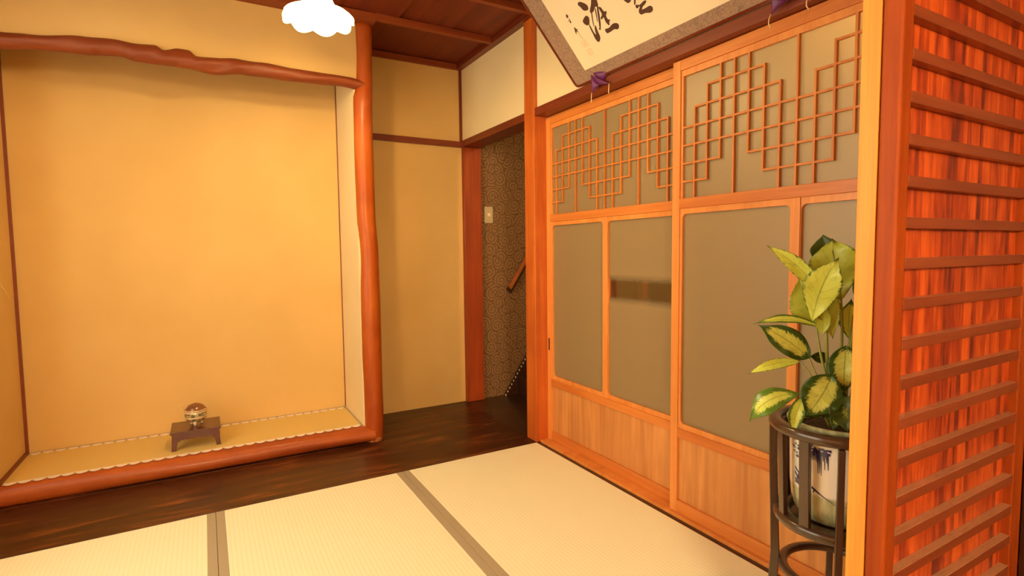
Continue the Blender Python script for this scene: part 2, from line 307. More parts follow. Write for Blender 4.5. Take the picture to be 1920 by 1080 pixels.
# leaves: pale centre, green margin (uv: u across -1..1 as 0..1, v along)
def leafmat(name, margin, centre, green, under=0.0):
    m, nt = new_mat(name)
    uv = N(nt, 'ShaderNodeUVMap'); sx = N(nt, 'ShaderNodeSeparateXYZ'); L(nt, uv.outputs[0], sx.inputs[0])
    u = math_(nt, 'ABSOLUTE', math_(nt, 'SUBTRACT', math_(nt, 'MULTIPLY', sx.outputs[0], 2.0), 1.0))
    vv = sx.outputs[1]
    # feathered streaks running out along the side veins
    cb = N(nt, 'ShaderNodeCombineXYZ'); L(nt, math_(nt, 'MULTIPLY', math_(nt, 'SUBTRACT', vv, math_(nt, 'MULTIPLY', u, 0.22)), 26.0), cb.inputs[0])
    L(nt, math_(nt, 'MULTIPLY', u, 2.0), cb.inputs[1]); L(nt, math_(nt, 'MULTIPLY', sx.outputs[0], 3.0), cb.inputs[2])
    oi = N(nt, 'ShaderNodeObjectInfo')
    nz = N(nt, 'ShaderNodeTexNoise', noise_dimensions='4D', i_Scale=1.0, i_Detail=2.5, i_Roughness=0.6); L(nt, cb.outputs[0], nz.inputs['Vector']); L(nt, math_(nt, 'MULTIPLY', oi.outputs['Random'], 20.0), nz.inputs['W'])
    # distance to the leaf rim also shrinks towards tip and base
    vt = math_(nt, 'ABSOLUTE', math_(nt, 'SUBTRACT', math_(nt, 'MULTIPLY', vv, 2.0), 0.92))
    e = math_(nt, 'MAXIMUM', u, math_(nt, 'POWER', vt, 1.6))
    e = math_(nt, 'ADD', e, math_(nt, 'MULTIPLY', math_(nt, 'SUBTRACT', nz.outputs[0], 0.5), 0.75))
    nf = N(nt, 'ShaderNodeTexNoise', noise_dimensions='4D', i_Scale=2.6, i_Detail=3.0, i_Roughness=0.7); L(nt, cb.outputs[0], nf.inputs['Vector']); L(nt, math_(nt, 'MULTIPLY', oi.outputs['Random'], 31.0), nf.inputs['W'])
    e = math_(nt, 'ADD', e, math_(nt, 'MULTIPLY', math_(nt, 'SUBTRACT', nf.outputs[0], 0.5), 0.45))
    k = ramp(nt, e, [(max(0.0, margin - 0.06), (0, 0, 0)), (min(1.0, margin + 0.06), (1, 1, 1))])
    half = tuple((c_ * 0.62 + g_ * 0.5) for c_, g_ in zip(centre, green))
    cen = mixc(nt, ramp(nt, nz.outputs[0], [(0.26, (0, 0, 0)), (0.50, (1, 1, 1))]), half, centre)
    col = mixc(nt, k, cen, green)
    vein = math_(nt, 'LESS_THAN', u, 0.035)
    col = mixc(nt, math_(nt, 'MULTIPLY', vein, 0.5), col, green)
    nb = N(nt, 'ShaderNodeTexWave', i_Scale=5.5, i_Distortion=0.5); L(nt, cb.outputs[0], nb.inputs['Vector'])
    b = finish(nt, col, 0.38, nz.outputs[0], 0.3, 0.002, coat=0.1)
    out = [n for n in nt.nodes if n.type == 'OUTPUT_MATERIAL'][0]
    tr = N(nt, 'ShaderNodeBsdfTranslucent'); L(nt, col, tr.inputs[0])
    mx = N(nt, 'ShaderNodeMixShader'); mx.inputs[0].default_value = 0.30
    L(nt, b.outputs[0], mx.inputs[1]); L(nt, tr.outputs[0], mx.inputs[2]); L(nt, mx.outputs[0], out.inputs[0])
    return m
YEL = (0.78, 0.90, 0.16)
M['leaf_pale'] = leafmat('leaf_pale', 0.93, YEL, (0.12, 0.20, 0.018))
M['leaf_mid'] = leafmat('leaf_mid', 0.66, (0.74, 0.86, 0.15), (0.10, 0.22, 0.02))
M['leaf_dark'] = leafmat('leaf_dark', 0.56, (0.72, 0.80, 0.17), (0.045, 0.115, 0.012))
M['leaf_fresh'] = leafmat('leaf_fresh', 0.48, (0.76, 0.88, 0.18), (0.13, 0.27, 0.025))
M['leaf_green'] = leafmat('leaf_green', 0.10, (0.36, 0.42, 0.05), (0.055, 0.10, 0.012))
M['leaf_under'] = leafmat('leaf_under', 0.97, (0.56, 0.66, 0.09), (0.16, 0.24, 0.02))
M['stem'], nt = new_mat('green_stem'); finish(nt, (0.26, 0.30, 0.06), 0.45)
M['blade'], nt = new_mat('grass_blade'); finish(nt, (0.75, 0.75, 0.22), 0.5)

def emis(name, col, e, base=(0.9, 0.85, 0.75)):
    m, nt = new_mat(name); b = finish(nt, base, 0.25)
    b.inputs['Emission Color'].default_value = (*col, 1); b.inputs['Emission Strength'].default_value = e
    return m
M['shade'] = emis('milk_glass_shade', LAMP_COL, SHADE_E)
M['bulb'] = emis('lamp_bulb', LAMP_COL, BULB_E)
M['paper_lamp'] = emis('paper_ceiling_lamp', ROOM2_COL, ROOM2_E)
M['hall_bulb'] = emis('hall_bulb', LAMP_COL, HALL_E)

# ---------------------------------------------------------------- mesh helpers
class B:
    def __init__(s): s.v = []; s.f = []; s.uv = None
    def add(s, vs, fs):
        n = len(s.v); s.v += [tuple(p) for p in vs]; s.f += [tuple(i + n for i in f) for f in fs]; return s
    def box(s, x0, x1, y0, y1, z0, z1):
        return s.add([(x0, y0, z0), (x1, y0, z0), (x1, y1, z0), (x0, y1, z0), (x0, y0, z1), (x1, y0, z1), (x1, y1, z1), (x0, y1, z1)],
                     [(0, 3, 2, 1), (4, 5, 6, 7), (0, 1, 5, 4), (1, 2, 6, 5), (2, 3, 7, 6), (3, 0, 4, 7)])
    def tube(s, pts, rad, n=12, cap=True):
        pts = [Vector(p) for p in pts]; m = len(pts)
        if not hasattr(rad, '__len__'): rad = [rad] * m
        ref = Vector((0, 0, 1)); t0 = (pts[1] - pts[0]).normalized()
        if abs(t0.dot(ref)) > 0.9: ref = Vector((1, 0, 0))
        a = t0.cross(ref).normalized(); vs = []
        for i, p in enumerate(pts):
            t = (pts[min(i + 1, m - 1)] - pts[max(i - 1, 0)]).normalized()
            a = (a - t * a.dot(t)).normalized(); b = t.cross(a)
            for k in range(n):
                an = 2 * PI * k / n; vs.append(p + (a * math.cos(an) + b * math.sin(an)) * rad[i])
        fs = [(i * n + k, i * n + (k + 1) % n, (i + 1) * n + (k + 1) % n, (i + 1) * n + k) for i in range(m - 1) for k in range(n)]
        if cap: fs += [tuple(range(n - 1, -1, -1)), tuple((m - 1) * n + k for k in range(n))]
        return s.add(vs, fs)
    def lathe(s, c, prof, n=48, close=False):
        cx, cy, cz = c; m = len(prof); vs = []
        for r, z in prof:
            for k in range(n):
                an = 2 * PI * k / n; vs.append((cx + r * math.cos(an), cy + r * math.sin(an), cz + z))
        fs = [(i * n + k, i * n + (k + 1) % n, (i + 1) * n + (k + 1) % n, (i + 1) * n + k) for i in range(m - 1) for k in range(n)]
        if close: fs += [((m - 1) * n + k, (m - 1) * n + (k + 1) % n, (k + 1) % n, k) for k in range(n)]
        return s.add(vs, fs)
    def prism(s, poly, off):
        off = Vector(off); n = len(poly); p = [Vector(q) for q in poly]
        fs = [tuple(range(n)), tuple(range(2 * n - 1, n - 1, -1))] + [(i, (i + 1) % n, n + (i + 1) % n, n + i) for i in range(n)]
        return s.add(p + [q + off for q in p], fs)
    def ring(s, outer, inner, off):
        # frame between two closed loops with the same point count
        off = Vector(off); n = len(outer)
        o = [Vector(q) for q in outer]; i_ = [Vector(q) for q in inner]
        vs = o + i_ + [q + off for q in o] + [q + off for q in i_]
        fs = []
        for k in range(n):
            l = (k + 1) % n
            fs += [(k, l, n + l, n + k), (2 * n + k, 3 * n + k, 3 * n + l, 2 * n + l), (k, 2 * n + k, 2 * n + l, l), (n + k, n + l, 3 * n + l, 3 * n + k)]
        return s.add(vs, fs)

def setp(o, label=None, cat=None, group=None, kind=None):
    if label: o['label'] = label
    if cat: o['category'] = cat
    if group: o['group'] = group
    if kind: o['kind'] = kind
    return o
def thing(name, label, cat, loc, group=None, kind=None):
    o = bpy.data.objects.new(name, None); COL.objects.link(o); o.location = loc; o.empty_display_size = 0.05
    return setp(o, label, cat, group, kind)
def root_loc(p):
    l = Vector((0, 0, 0))
    while p is not None: l += Vector(p.location); p = p.parent
    return l
def mesh(name, b, mat, parent=None, loc=None, bevel=0.0, smooth=False, label=None, seg=2, sub=0, auto=None, mats=None):
    """b holds world coordinates; the object gets an origin at loc (or the parent's)."""
    pl = root_loc(parent) if parent is not None else Vector((0, 0, 0))
    org = Vector(loc) if loc is not None else pl
    me = bpy.data.meshes.new(name)
    me.from_pydata([tuple(Vector(v) - org) for v in b.v], [], b.f)
    bm = bmesh.new(); bm.from_mesh(me); bmesh.ops.recalc_face_normals(bm, faces=bm.faces); bm.to_mesh(me); bm.free()
    me.materials.append(mat)
    o = bpy.data.objects.new(name, me); COL.objects.link(o)
    if parent is not None: o.parent = parent
    o.location = org - pl
    if b.uv is not None:
        ul = me.uv_layers.new(name='UVMap')
        for lp in me.loops: ul.data[lp.index].uv = b.uv[lp.vertex_index]
    if smooth:
        for p in me.polygons: p.use_smooth = True
        if auto: me.set_sharp_from_angle(angle=math.radians(auto))
    if bevel:
        mo = o.modifiers.new('bevel', 'BEVEL'); mo.width = bevel; mo.segments = seg; mo.limit_method = 'ANGLE'; mo.angle_limit = math.radians(40)
    if sub:
        mo = o.modifiers.new('subdivision', 'SUBSURF'); mo.levels = sub; mo.render_levels = sub
    if label: o['label'] = label
    return o
def struct(name, b, mat, label=None, cat=None, loc=(0, 0, 0), **kw):
    o = mesh(name, b, mat, loc=loc, **kw); return setp(o, label, cat, kind='structure')
def box(*a): return B().box(*a)
def bez(p0, p1, p2, n):
    return [p0 * (1 - t) ** 2 + p1 * 2 * t * (1 - t) + p2 * t * t for t in [i / n for i in range(n + 1)]]

# ================================================================ THE SETTING
YW, YF, H = 0.961, 0.5196, 2.27
XL, XR = -2.378, -0.848
XLEFT = -2.62          # left wall of the room
YP0, YP1 = -1.961, -1.893   # partition between the two rooms (two sliding leaves)

# floors
struct('floor', B().box(XLEFT, -0.03, 0.003, 0.478, -0.03, 0.0).box(XLEFT, -0.03, 0.4795, YW + 0.02, -0.03, 0.0), M['board'], 'worn dark brown floorboards in front of the alcove', 'floor', bevel=0.001)
struct('floor_hall', B().box(-0.03, 1.4, -2.0, 0.98, -0.034, -0.002), M['hall_board'], 'very dark hallway floorboards beyond the doorway', 'floor')
struct('floor_front', B().box(-2.9, 1.4, -4.4, -2.0, -0.05, -0.012), M['board'], 'dark boards of the room in front', 'floor')
struct('trim_1', B().box(-0.0155, 0.072, YP0 - 0.04, -0.001, -0.03, 0.010), M['door_v'], 'reddish wooden sill with the sliding door tracks', 'sill', bevel=0.0015)
struct('trim_2', B().box(-0.0395, -0.0160, YP1, -0.001, -0.03, -0.004), M['dark_h'], 'thin dark strip between tatami and door sill', 'sill')
struct('trim_3', B().box(XLEFT, -0.04, YP0 - 0.035, YP1 - 0.0, -0.03, 0.004), M['dark_x'], 'dark threshold between the two rooms', 'threshold')

# tatami mats
def tatami(x0, x1, label, left_b, right_b, y0=-1.885, y1=-0.001):
    t = thing('tatami_mat', label, 'tatami mat', ((x0 + x1) / 2, (y0 + y1) / 2, -0.03), 'tatami mats')
    a, c = x0 + 0.0008, x1 - 0.0008
    mesh('straw_surface', box(a + (0.031 if left_b else 0), c - (0.031 if right_b else 0), y0, y1, -0.03, 0.0), M['straw'], t)
    if left_b: mesh('border_cloth', box(a, a + 0.031, y0, y1, -0.03, 0.0006), M['heri'], t, bevel=0.0008, label='brown grey cloth edging')
    if right_b: mesh('border_cloth', box(c - 0.031, c, y0, y1, -0.03, 0.0006), M['heri'], t, bevel=0.0008, label='brown grey cloth edging')
tatami(-0.7996, -0.0400, 'pale straw tatami mat lying along the glass sliding doors', True, False)
tatami(-1.5859, -0.7996, 'middle straw tatami mat between the two dark cloth-edged seams', True, True)
tatami(-2.3750, -1.5859, 'leftmost straw tatami mat, at the left edge in front of the alcove', False, True)
struct('floor_edge', box(XLEFT, -2.3752, -1.885, -0.001, -0.03, -0.001), M['board'], 'narrow floorboard strip left of the mats', 'floor')

# alcove walls
struct('wall_alcove_back', box(XL, XR, YW, YW + 0.05, 0.0, H), M['plaster'], 'ochre sand-plaster back wall of the alcove', 'wall')
struct('wall_alcove_left', box(XL - 0.05, XL, 0.521, YW + 0.05, 0.0, H), M['plaster'], 'ochre plaster left side wall of the alcove', 'wall')
struct('wall_alcove_right', box(XR, -0.775, 0.522, YW + 0.05, 0.0, H), M['plaster_pale'], 'pale plaster right side wall of the alcove', 'wall')
struct('trim_4', B().box(XL, XL + 0.012, YW - 0.012, YW, 0.09, H), M['dark_v'], 'thin dark upright in the left corner of the alcove', 'trim')
struct('trim_5', B().box(XR - 0.005, XR, YW - 0.005, YW, 0.09, H), M['dark_v'], 'thin dark line in the right corner of the alcove', 'trim')
struct('trim_6', B().box(XL, XL + 0.012, 0.53, YW - 0.01, 0.080, 0.101), M['dark_h'], 'dark strip along the left foot of the alcove', 'trim')
struct('trim_7', B().box(XR - 0.012, XR, 0.53, YW, 0.080, 0.088), M['heri'], 'olive strip along the right foot of the alcove', 'trim')
struct('wall_above_alcove', box(XL + 0.0005, -0.80, 0.515, 0.545, 1.945, H + 0.03), M['plaster'], 'ochre plaster wall above the twisted log', 'wall')
struct('wall_recess', box(-0.775, -0.022, YW, YW + 0.05, 0.0, H), M['plaster'], 'ochre plaster wall between alcove pillar and doorway', 'wall')
struct('trim_8', B().box(-0.775, -0.022, YW - 0.022, YW, 1.755, 1.793), M['dark_x'], 'thin dark rail across the ochre wall beside the doorway', 'trim', bevel=0.001)
struct('trim_9', B().box(-0.036, -0.018, YW - 0.010, YW, 1.79, H), M['dark_v'], 'thin dark upright in the upper corner above the doorway', 'trim')
struct('ceiling_alcove', box(XL - 0.05, XR + 0.05, 0.54, YW + 0.05, H - 0.02, H + 0.02), M['ceil'], 'wooden ceiling of the alcove', 'ceiling')
WY0, WY1, WZ0, WZ1 = -1.88, 0.0, 0.55, 2.05
b = B().box(XLEFT - 0.05, XLEFT, -1.96, WY0, -0.03, H + 0.05).box(XLEFT - 0.05, XLEFT, WY1, 0.55, -0.03, H + 0.05)
b.box(XLEFT - 0.05, XLEFT, WY0, WY1, -0.03, WZ0).box(XLEFT - 0.05, XLEFT, WY0, WY1, WZ1, H + 0.05)
struct('wall_outer_left', b, M['plaster'], 'ochre plaster wall with a window at the left of the room', 'wall')
b = B().box(XLEFT - 0.05, XLEFT + 0.01, WY0, WY1, WZ0, WZ0 + 0.04).box(XLEFT - 0.05, XLEFT + 0.01, WY0, WY1, WZ1 - 0.04, WZ1)
for yy in (WY0, (WY0 + WY1) / 2 - 0.02, WY1 - 0.04): b.box(XLEFT - 0.05, XLEFT + 0.01, yy, yy + 0.04, WZ0 + 0.04, WZ1 - 0.04)
struct('window_1', b, M['door_v'], 'wooden window frame in the left wall', 'window')
struct('wall_left_return', box(XLEFT, XL, 0.47, 0.5205, 0.0, H + 0.05), M['plaster'], 'narrow ochre plaster strip left of the alcove', 'wall')

# right wall above the doors and the doorway
XW = -0.018
struct('wall_right', box(XW, 0.03, YP1, YW, 1.799, H + 0.03), M['plaster_pale'], 'pale plaster wall above doorway and sliding doors', 'wall')
struct('trim_10', B().box(-0.036, 0.075, YP1, 0.0, 1.757, 1.799), M['dark_h'], 'dark red lintel rail above the sliding doors', 'lintel', bevel=0.002)
struct('trim_11', B().box(-0.030, 0.10, 0.10, YW, 1.757, 1.799), M['dark_h'], 'dark red lintel over the open doorway', 'lintel', bevel=0.0015)
struct('trim_12', box(-0.040, 0.060, 0.0, 0.100, 0.0, H), M['post'], 'square reddish post between doorway and sliding doors', 'post', bevel=0.003, seg=3)
struct('trim_13', B().box(-0.024, 0.108, 0.925, 0.9605, 0.0, 1.757), M['jamb'], 'red wooden door jamb at the far side of the doorway', 'jamb', bevel=0.002)
struct('trim_14', box(-0.060, 0.02, YP1, YW, H - 0.002, H + 0.03), M['dark_h'], 'dark ceiling moulding along the right wall', 'moulding', bevel=0.001)
struct('trim_15', box(-0.79, -0.06, YW - 0.028, YW, H - 0.003, H + 0.03), M['batten'], 'ceiling moulding along the ochre wall', 'moulding', bevel=0.001)
struct('trim_16', box(XLEFT, -0.742, 0.435, 0.515, H - 0.008, H + 0.034), M['batten'], 'ceiling moulding above the alcove wall, ending past the pillar', 'moulding', bevel=0.0015)

# ceiling of the tatami room: overlapping boards on battens
b = B(); x = -0.0
while x > XLEFT - 0.05:
    b.add([(x, YP1, H + 0.030), (x - 0.31, YP1, H + 0.040), (x - 0.31, YW, H + 0.040), (x, YW, H + 0.030), (x, YP1, H + 0.048), (x - 0.31, YP1, H + 0.052), (x - 0.31, YW, H + 0.052), (x, YW, H + 0.048)],
          [(0, 1, 2, 3), (7, 6, 5, 4), (0, 4, 5, 1), (1, 5, 6, 2), (2, 6, 7, 3), (3, 7, 4, 0)])
    x -= 0.31
struct('ceiling', b, M['ceil'], 'reddish-brown overlapping board ceiling', 'ceiling')
for i, y in enumerate((0.425, -0.025, -0.475, -0.925, -1.375, -1.825)):
    struct('trim_%d' % (17 + i), box(-0.742 if i == 0 else XLEFT, -0.06, y, y + 0.030, H, H + 0.034), M['batten'],
           ['ceiling batten running from the alcove pillar to the right wall', 'second ceiling batten, passing the top of the doorway post', 'ceiling batten just in front of the hanging lamp', 'fourth ceiling batten from the alcove', 'fifth ceiling batten from the alcove', 'ceiling batten nearest the front room'][i], 'batten', bevel=0.0015)

# natural-log alcove pillar
b = B(); n = 28; st = 70; vs = []
Lz = [(-0.02, -.8408), (.2623, -.8413), (.5025, -.8459), (.7982, -.8458), (1.0318, -.8387), (1.263, -.8519), (1.548, -.8545), (1.87, -.8522), (1.95, -.8345), (2.11, -.8288), (2.28, -.8323)]
Rz = [(-0.04, -.7446), (.1245, -.737), (.37, -.7393), (.6726, -.7399), (1.03, -.7418), (1.265, -.7529), (1.70, -.7551), (2.04, -.748), (2.28, -.7437)]
def interp(tab, z):
    if z <= tab[0][0]: return tab[0][1]
    for (a, fa), (c, fc) in zip(tab, tab[1:]):
        if z <= c:
            t = (z - a) / (c - a); t = t * t * (3 - 2 * t); return fa + (fc - fa) * t
    return tab[-1][1]
for i in range(st + 1):
    z = H * i / st + 0.0
    l, r_ = interp(Lz, z), interp(Rz, z); cx = (l + r_) / 2; rr = (r_ - l) / 2
    for k in range(n):
        an = 2 * PI * k / n
        q = rr * (1 + 0.018 * math.sin(3 * an + z * 2.1) + 0.012 * math.sin(5 * an - z * 5))
        for (kz, ka, ks) in ((1.86, -1.25, 0.007), (1.70, -1.1, 0.008), (1.16, -1.2, 0.006), (0.55, -0.9, 0.006), (0.22, -1.5, 0.005)):
            da = (an - ka + PI) % (2 * PI) - PI
            q += ks * math.exp(-((z - kz) / 0.022) ** 2 - (da / 0.28) ** 2)
        vs.append((cx + q * math.cos(an), YF + q * math.sin(an), z))
b.add(vs, [(i * n + k, i * n + (k + 1) % n, (i + 1) * n + (k + 1) % n, (i + 1) * n + k) for i in range(st) for k in range(n)] + [tuple(range(n)), tuple(st * n + k for k in range(n))])
struct('trim_23', b, M['pillar'], 'polished natural-log pillar at the right of the alcove', 'pillar', loc=(-0.79, YF, 0), smooth=True)

nt = M['pillar'].node_tree; b_ = [q for q in nt.nodes if q.type == 'BSDF_PRINCIPLED'][0]; src = b_.inputs['Base Color'].links[0].from_socket
tc = N(nt, 'ShaderNodeTexCoord'); sx = N(nt, 'ShaderNodeSeparateXYZ'); L(nt, tc.outputs['Object'], sx.inputs[0])
nn = N(nt, 'ShaderNodeTexNoise', i_Scale=45.0, i_Detail=3.0); L(nt, tc.outputs['Object'], nn.inputs['Vector'])
kk = math_(nt, 'LESS_THAN', sx.outputs[2], math_(nt, 'MULTIPLY', math_(nt, 'SUBTRACT', nn.outputs[0], 0.30), 0.085))
L(nt, mixc(nt, math_(nt, 'MULTIPLY', kk, 0.7), src, (0.74, 0.34, 0.12)), b_.inputs['Base Color'])
# twisted log lintel
top = [(-2.45, 1.948), (-2.2608, 1.9533), (-2.1762, 1.961), (-1.99, 1.9852), (-1.888, 1.9944), (-1.804, 1.9867), (-1.731, 1.9933), (-1.7021, 1.9768), (-1.6409, 1.9932), (-1.6023, 1.9936), (-1.572, 1.9721), (-1.4839, 1.9748), (-1.405, 1.9847), (-1.2893, 1.9874), (-1.155, 1.9798), (-.9648, 1.9791), (-.875, 1.9772), (-.80, 1.9700)]
bot = [(-2.45, 1.886), (-2.2643, 1.8914), (-2.1422, 1.9066), (-2.0006, 1.9119), (-1.8638, 1.9245), (-1.8077, 1.9116), (-1.7125, 1.9147), (-1.5906, 1.9072), (-1.5033, 1.9015), (-1.3782, 1.9181), (-1.2029, 1.9182), (-1.0636, 1.9205), (-.9169, 1.926), (-.80, 1.9160)]
b = B(); st = 260; n = 36; vs = []
rk = random.Random(11); KN = [(-1.95, -2.0, -0.35, 0.016), (-1.72, -2.4, 0.20, 0.02), (-1.66, -1.9, -0.30, 0.014), (-1.56, -2.2, 0.25, 0.03), (-1.40, -2.3, -0.28, 0.02), (-1.34, -2.0, 0.22, 0.03), (-1.12, -2.2, 0.10, 0.03)] + [(-2.4 + rk.random() * 1.6, rk.random() * 6.28, (rk.random() - 0.5) * 0.16, 0.02 + 0.05 * rk.random()) for _ in range(46)]
for i in range(st + 1):
    x = -2.45 + (2.45 - 0.80) * i / st
    t, u = interp(top, x), interp(bot, x); cz = (t + u) / 2; rz = (t - u) / 2
    g = math.exp(-((x + 1.50) / 0.30) ** 2)
    for k in range(n):
        an = 2 * PI * k / n
        q = 1 + (0.02 + 0.20 * g) * abs(math.sin(an + x * 11)) - 0.1 * g + (0.01 + 0.06 * g) * math.sin(3 * an + x * 34 + 1) + 0.02 * math.sin(5 * an + 9 * x)
        for (kx, ka, ks, kr) in KN:
            da = (an - ka + PI) % (2 * PI) - PI; q += ks * math.exp(-((x - kx) / kr) ** 2 - (da / 0.45) ** 2)
        vs.append((x, YF - 0.005 + 0.036 * q * math.cos(an), cz + rz * (1 + (q - 1) * 0.5) * math.sin(an)))
b.add(vs, [(i * n + k, i * n + (k + 1) % n, (i + 1) * n + (k + 1) % n, (i + 1) * n + k) for i in range(st) for k in range(n)] + [tuple(range(n)), tuple(st * n + k for k in range(n))])
struct('trim_24', b, M['log'], 'gnarled twisted log lintel across the top of the alcove', 'lintel', loc=(-1.6, YF, 1.94), smooth=True)

# half-round sill log
b = B(); st = 80; prof = []
for k in range(15):
    a = -PI / 2 + PI * 0.98 * k / 14
    prof.append((-0.045 * math.cos(a) , 0.040 + 0.045 * math.sin(a)))
prof = [(0.10, 0.0)] + [(p, max(0.0, q)) for p, q in prof] + [(0.10, 0.085)]
vs = []
for i in range(st + 1):
    x = -2.45 + (2.45 - 0.80) * i / st
    yc = 0.532 + 0.003 * math.sin(x * 4.0); wd = 1.15 + 0.45 * (x + 1.6) / 0.8
    for p, q in prof:
        vs.append((x, yc + p * wd * (1 + 0.06 * math.sin(x * 7 + q * 30)) if p < 0 else 0.63, q))
n = len(prof)
b.add(vs, [(i * n + k, i * n + (k + 1) % n, (i + 1) * n + (k + 1) % n, (i + 1) * n + k) for i in range(st) for k in range(n)] + [tuple(range(n)), tuple(st * n + k for k in range(n))])
struct('trim_25', b, M['kamachi'], 'rounded reddish log along the raised alcove floor', 'sill', loc=(-1.6, 0.53, 0), smooth=True, auto=50)
struct('floor_alcove', box(XL, XR, 0.62, YW, 0.0, 0.080), M['board'], 'raised base of the alcove floor', 'floor')

# alcove straw mat with scalloped border
gz = thing('alcove_mat', 'golden straw mat with white scalloped borders on the alcove floor', 'mat', ((XL + XR) / 2, 0.74, 0.085))
mesh('straw_surface', box(XL + 0.012, XR - 0.012, 0.538, YW - 0.001, 0.080, 0.0872), M['goza'], gz)
def scallop(y_straight, sgn, amp, wid, per=0.0475):
    b = B(); x0, x1 = XL + 0.014, XR - 0.014; m = int((x1 - x0) / per) ; per = (x1 - x0) / m; z = 0.0876
    for i in range(m):
        pts = []
        for k in range(9):
            t = k / 8; pts.append((x0 + per * (i + t), y_straight + sgn * (wid + amp * math.sin(PI * t)), z))
        b.prism([(x0 + per * i, y_straight, z)] + pts + [(x0 + per * (i + 1), y_straight, z)], (0, 0, 0.0012))
    return b, x0, per, m
fb, x0, per, m_ = scallop(0.5520, -1, 0.020, 0.014)
mesh('border_cloth', fb, M['lace'], gz, label='white scalloped border along the front edge')
bb, x0, per, m_ = scallop(YW - 0.004, -1, 0.024, 0.012)
mesh('border_cloth', bb, M['lace'], gz, label='white scalloped border along the back edge')
b = B()
for i in range(m_ + 1):
    for yy, w_ in ((0.5350, 0.005), (YW - 0.020, 0.007)):
        xx = x0 + per * i
        b.prism([(max(xx - w_, x0), yy + 0.004, 0.0889), (xx, yy - 0.004, 0.0889), (min(xx + w_, XR - 0.013), yy + 0.004, 0.0889)], (0, 0, 0.0004))
b.box(x0, XR - 0.014, YW - 0.0045, YW - 0.001, 0.0876, 0.0895)
mesh('border_pattern', b, M['lace_mark'], gz, label='small dark marks between the scallops')

# hallway beyond the doorway
struct('wall_hall_back', box(0.108, 1.4, 0.965, 1.0, -0.03, 2.25), M['wallpaper'], 'hallway wall with brown scroll-patterned wallpaper', 'wall')
struct('wall_hall_right', box(1.35, 1.40, -4.4, 1.0, -0.03, 2.32), M['hall_wood'], 'dark hallway side wall', 'wall')
struct('ceiling_hall', box(0.03, 1.4, YP1 - 0.02, 1.0, 2.25, 2.30), M['hall_wood'], 'dark hallway ceiling', 'ceiling')
struct('wall_hall_front', box(0.11, 1.35, -1.99, -1.965 + 0.0, -0.03, 2.3), M['hall_wood'], 'dark hallway end wall', 'wall')
b = B()   # dark stair flank against the wallpaper, rising to the right
sx0, slope = 0.284, 1.475
b.prism([(sx0, 0.930, -0.001), (sx0 + 1.0, 0.930, -0.001), (sx0 + 1.0, 0.930, slope * 1.0), ], (0, 0.034, 0))
for i in range(5):
    b.box(sx0 + 0.10 + 0.17 * i, sx0 + 0.10 + 0.17 * (i + 1), 0.45, 0.930, -0.001, max(0.02, 0.25 * i + 0.14))
struct('trim_26', b, M['riser'], 'very dark steep staircase rising to the right in the hallway', 'staircase')
b = B()
for i in range(34):
    t = i * 0.0165; b.box(sx0 - 0.004 + t, sx0 + 0.002 + t, 0.926, 0.932, slope * t, slope * t + 0.012)
struct('trim_27', b, M['button'], 'pale dotted edging along the dark stair flank', 'edging')
hr = thing('handrail', 'sloping wooden handrail on the scroll wallpaper in the hallway', 'handrail', (0.32, 0.93, 0.78))
b = B().prism([(0.322, 0.915, 0.797), (0.334, 0.915, 0.775), (0.90, 0.915, 1.608), (0.888, 0.915, 1.630)], (0, 0.036, 0))
mesh('grip', b, M['rail_wood'], hr, bevel=0.003)
b = B().prism([(0.315, 0.945, 0.775), (0.345, 0.945, 0.742), (0.92, 0.945, 1.585), (0.90, 0.945, 1.615)], (0, 0.019, 0))
mesh('backing_board', b, M['riser'], hr, label='dark backing board')
ls = thing('light_switch', 'small grey wall switch plate on the scroll wallpaper', 'light switch', (0.178, 0.964, 1.30))
mesh('plate', box(0.145, 0.212, 0.9575, 0.965, 1.248, 1.364), M['plastic'], ls, bevel=0.0025)
mesh('button', box(0.170, 0.191, 0.9545, 0.958, 1.296, 1.318), M['button'], ls, bevel=0.001, label='small white button')
struct('trim_28', box(0.48, 0.52, -0.262, -0.222, -0.002, 2.25), M['dark_v'], 'wooden hallway post glimpsed through the clear glass band', 'post', bevel=0.002)
hl = thing('hall_lamp', 'small warm hallway lamp out of sight behind the doors', 'lamp', (0.30, -1.76, 2.25))
b = B().lathe((0.30, -1.76, 0), [(0.001, 2.25), (0.05, 2.25), (0.05, 2.235), (0.012, 2.23), (0.004, 2.22), (0.004, 1.93), (0.014, 1.92), (0.014, 1.89), (0.001, 1.89)], 24)
mesh('ceiling_plate', b, M['brass'], hl, smooth=True, auto=40)
b = B().lathe((0.30, -1.76, 1.86), [(0.035 * math.sin(a), 0.035 * math.cos(a)) for a in [PI * k / 10 for k in range(11)]], 20)
mesh('bulb', b, M['hall_bulb'], hl, smooth=True)

# front room (where the camera stands), only its shell
struct('wall_front_left', box(-2.95, -2.9, -4.4, -1.96, -0.05, 2.32), M['plaster'], 'ochre wall of the front room', 'wall')
struct('wall_front_back', box(-2.9, 1.4, -4.45, -4.4, -0.05, 2.32), M['plaster'], 'far wall of the front room', 'wall')
struct('ceiling_front', box(-2.9, 1.4, -4.4, YP0 - 0.04, 2.30, 2.34), M['ceil'], 'board ceiling of the front room', 'ceiling')
struct('wall_partition', box(-2.9, 1.35, YP1 - 0.052, YP1 - 0.012, 1.80, 2.34), M['plaster'], 'plaster wall over the opening between the rooms', 'wall')
struct('trim_29', box(-2.9, 1.35, YP0 - 0.03, YP1 + 0.004, 1.757, 1.80), M['dark_x'], 'lintel over the opening between the rooms', 'lintel', bevel=0.002)
struct('wall_front_return', box(-2.9, XLEFT, YP0 - 0.0, YP1, -0.03, 1.757), M['plaster'], 'wall stub at the left of the opening', 'wall')
